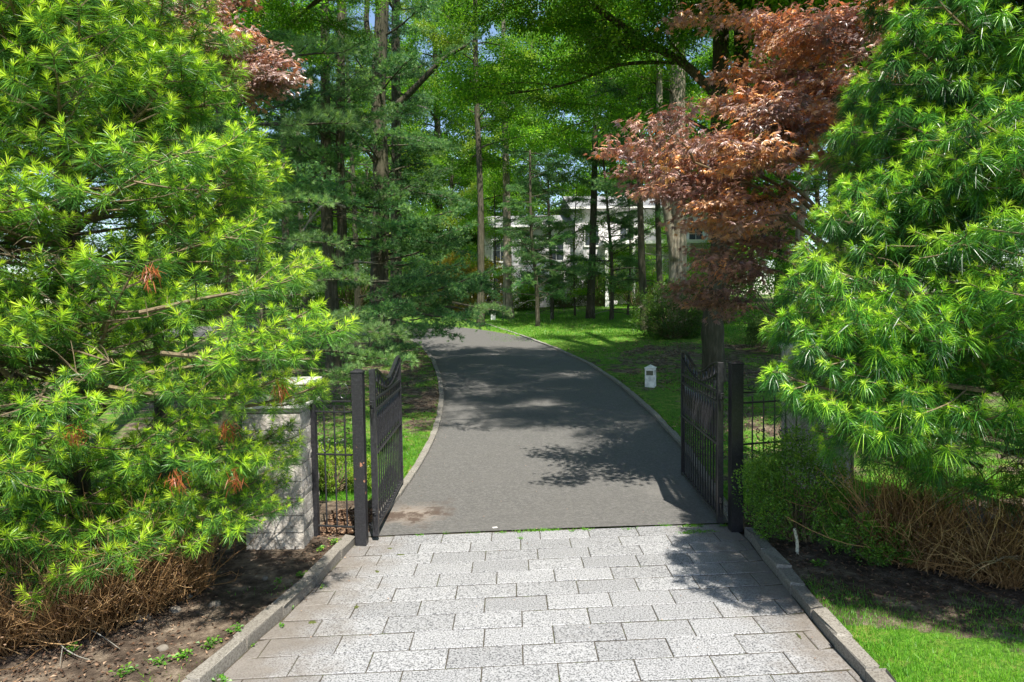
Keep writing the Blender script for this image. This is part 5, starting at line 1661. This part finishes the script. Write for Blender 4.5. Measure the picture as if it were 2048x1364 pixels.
for px, py, rx, ry, lb in ((780, 1098, .055, .030, 'moss pad in a paver joint, topmost on the left'), (800, 1111, .085, .018, 'long thin moss pad along a left paver joint'), (755, 1145, .045, .05, 'moss pad at a paver corner left of the middle'), (625, 1246, .045, .045, 'moss pad by the left kerb, lowest'), (712, 1216, .03, .05, 'small moss streak in an upright paver joint'), (1597, 1272, .015, .06, 'moss streak in an upright joint on the right side')):
    q = ong(px, py)
    g = MB(); m_ = 14
    ring = [(rx * math.cos(a) * random.uniform(.35, 1.25), ry * math.sin(a) * random.uniform(.35, 1.25), 0.0) for a in np.linspace(0, 2 * math.pi, m_, endpoint=False)]
    mid = [(x * .6, y * .6, .005) for x, y, z in ring]
    V = ring + mid + [(0, 0, .007)]
    F4 = [(i, (i + 1) % m_, m_ + (i + 1) % m_, m_ + i) for i in range(m_)]
    F3 = [(m_ + i, m_ + (i + 1) % m_, 2 * m_) for i in range(m_)]
    g.add(V, [np.array(F4), np.array(F3)])
    o = g.obj('moss', ['moss'], smooth=True); o.location = (q.x, q.y, .003); tag(o, lb, 'moss')
# rocks in the left bed
for k_, (px, py, s_, lb) in enumerate(((285, 1235, .075, 'rounded rock under the left dead hedge'), (350, 1218, .055, 'small rock in the left bed above the bare soil'), (430, 1208, .06, 'flat rock half sunk in the left bed'), (375, 1192, .05, 'rock behind the flat one at the hedge edge'), (325, 1296, .05, 'small stone among weeds near the bottom left'), (530, 1155, .035, 'pebble near the pillar foot'))):
    q = ong(px, py, .09); rs = np.random.RandomState(k_)
    g = MB(); V = []; nr = 8
    for iz, (zz, rr) in enumerate(((-.3, .8), (.1, 1), (.45, .8), (.62, .4))):
        for a in range(nr):
            V.append((rr * math.cos(a * 2 * math.pi / nr) * rs.uniform(.85, 1.15), rr * .8 * math.sin(a * 2 * math.pi / nr) * rs.uniform(.85, 1.15), zz + rs.normal() * .04))
    F = [(r_ * nr + i, r_ * nr + (i + 1) % nr, (r_ + 1) * nr + (i + 1) % nr, (r_ + 1) * nr + i) for r_ in range(3) for i in range(nr)]
    g.add(np.array(V) * s_, [np.array(F), np.array([[24 + i for i in range(8)]])])
    o = g.obj('rock', ['rock'], smooth=True); o.location = (q.x, q.y, gz(q.x, q.y)); tag(o, lb, 'rock')
# fallen branch at the bottom left
q = gp(60, 1250)
g = MB()
def W3(px, py, z): 
    p = ong(px, py, .09 + z); return np.array((p.x, p.y, .095 + z)) - np.array(q)
tube(g, poly([W3(70, 1247, .08), W3(105, 1245, .09), W3(180, 1262, .07), W3(240, 1300, .01)], 5), np.linspace(.006, .003, 16), 5)
tube(g, poly([W3(105, 1245, .09), W3(120, 1290, .05), W3(150, 1312, .02), W3(180, 1322, .01)], 5), np.linspace(.006, .003, 16), 5)
tube(g, poly([W3(125, 1300, .04), W3(120, 1335, .0)], 5), np.linspace(.004, .002, 6), 5)
o = g.obj('fallen_branch', ['twig_grey']); o.location = q; tag(o, 'pale forked dead branch lying on the left bed', 'branch')
# pale chip of stone on the asphalt
q = ong(990, 1058)
g = MB(); bevel_box(g, (0, 0, .006), (.06, .035, .010), .003); o = g.obj('stone_chip', ['stone_cap']); o.location = (q.x, q.y, .008); o.rotation_euler = (0, 0, .3)
tag(o, 'pale stone chip lying on the asphalt just beyond the pavers', 'stone')
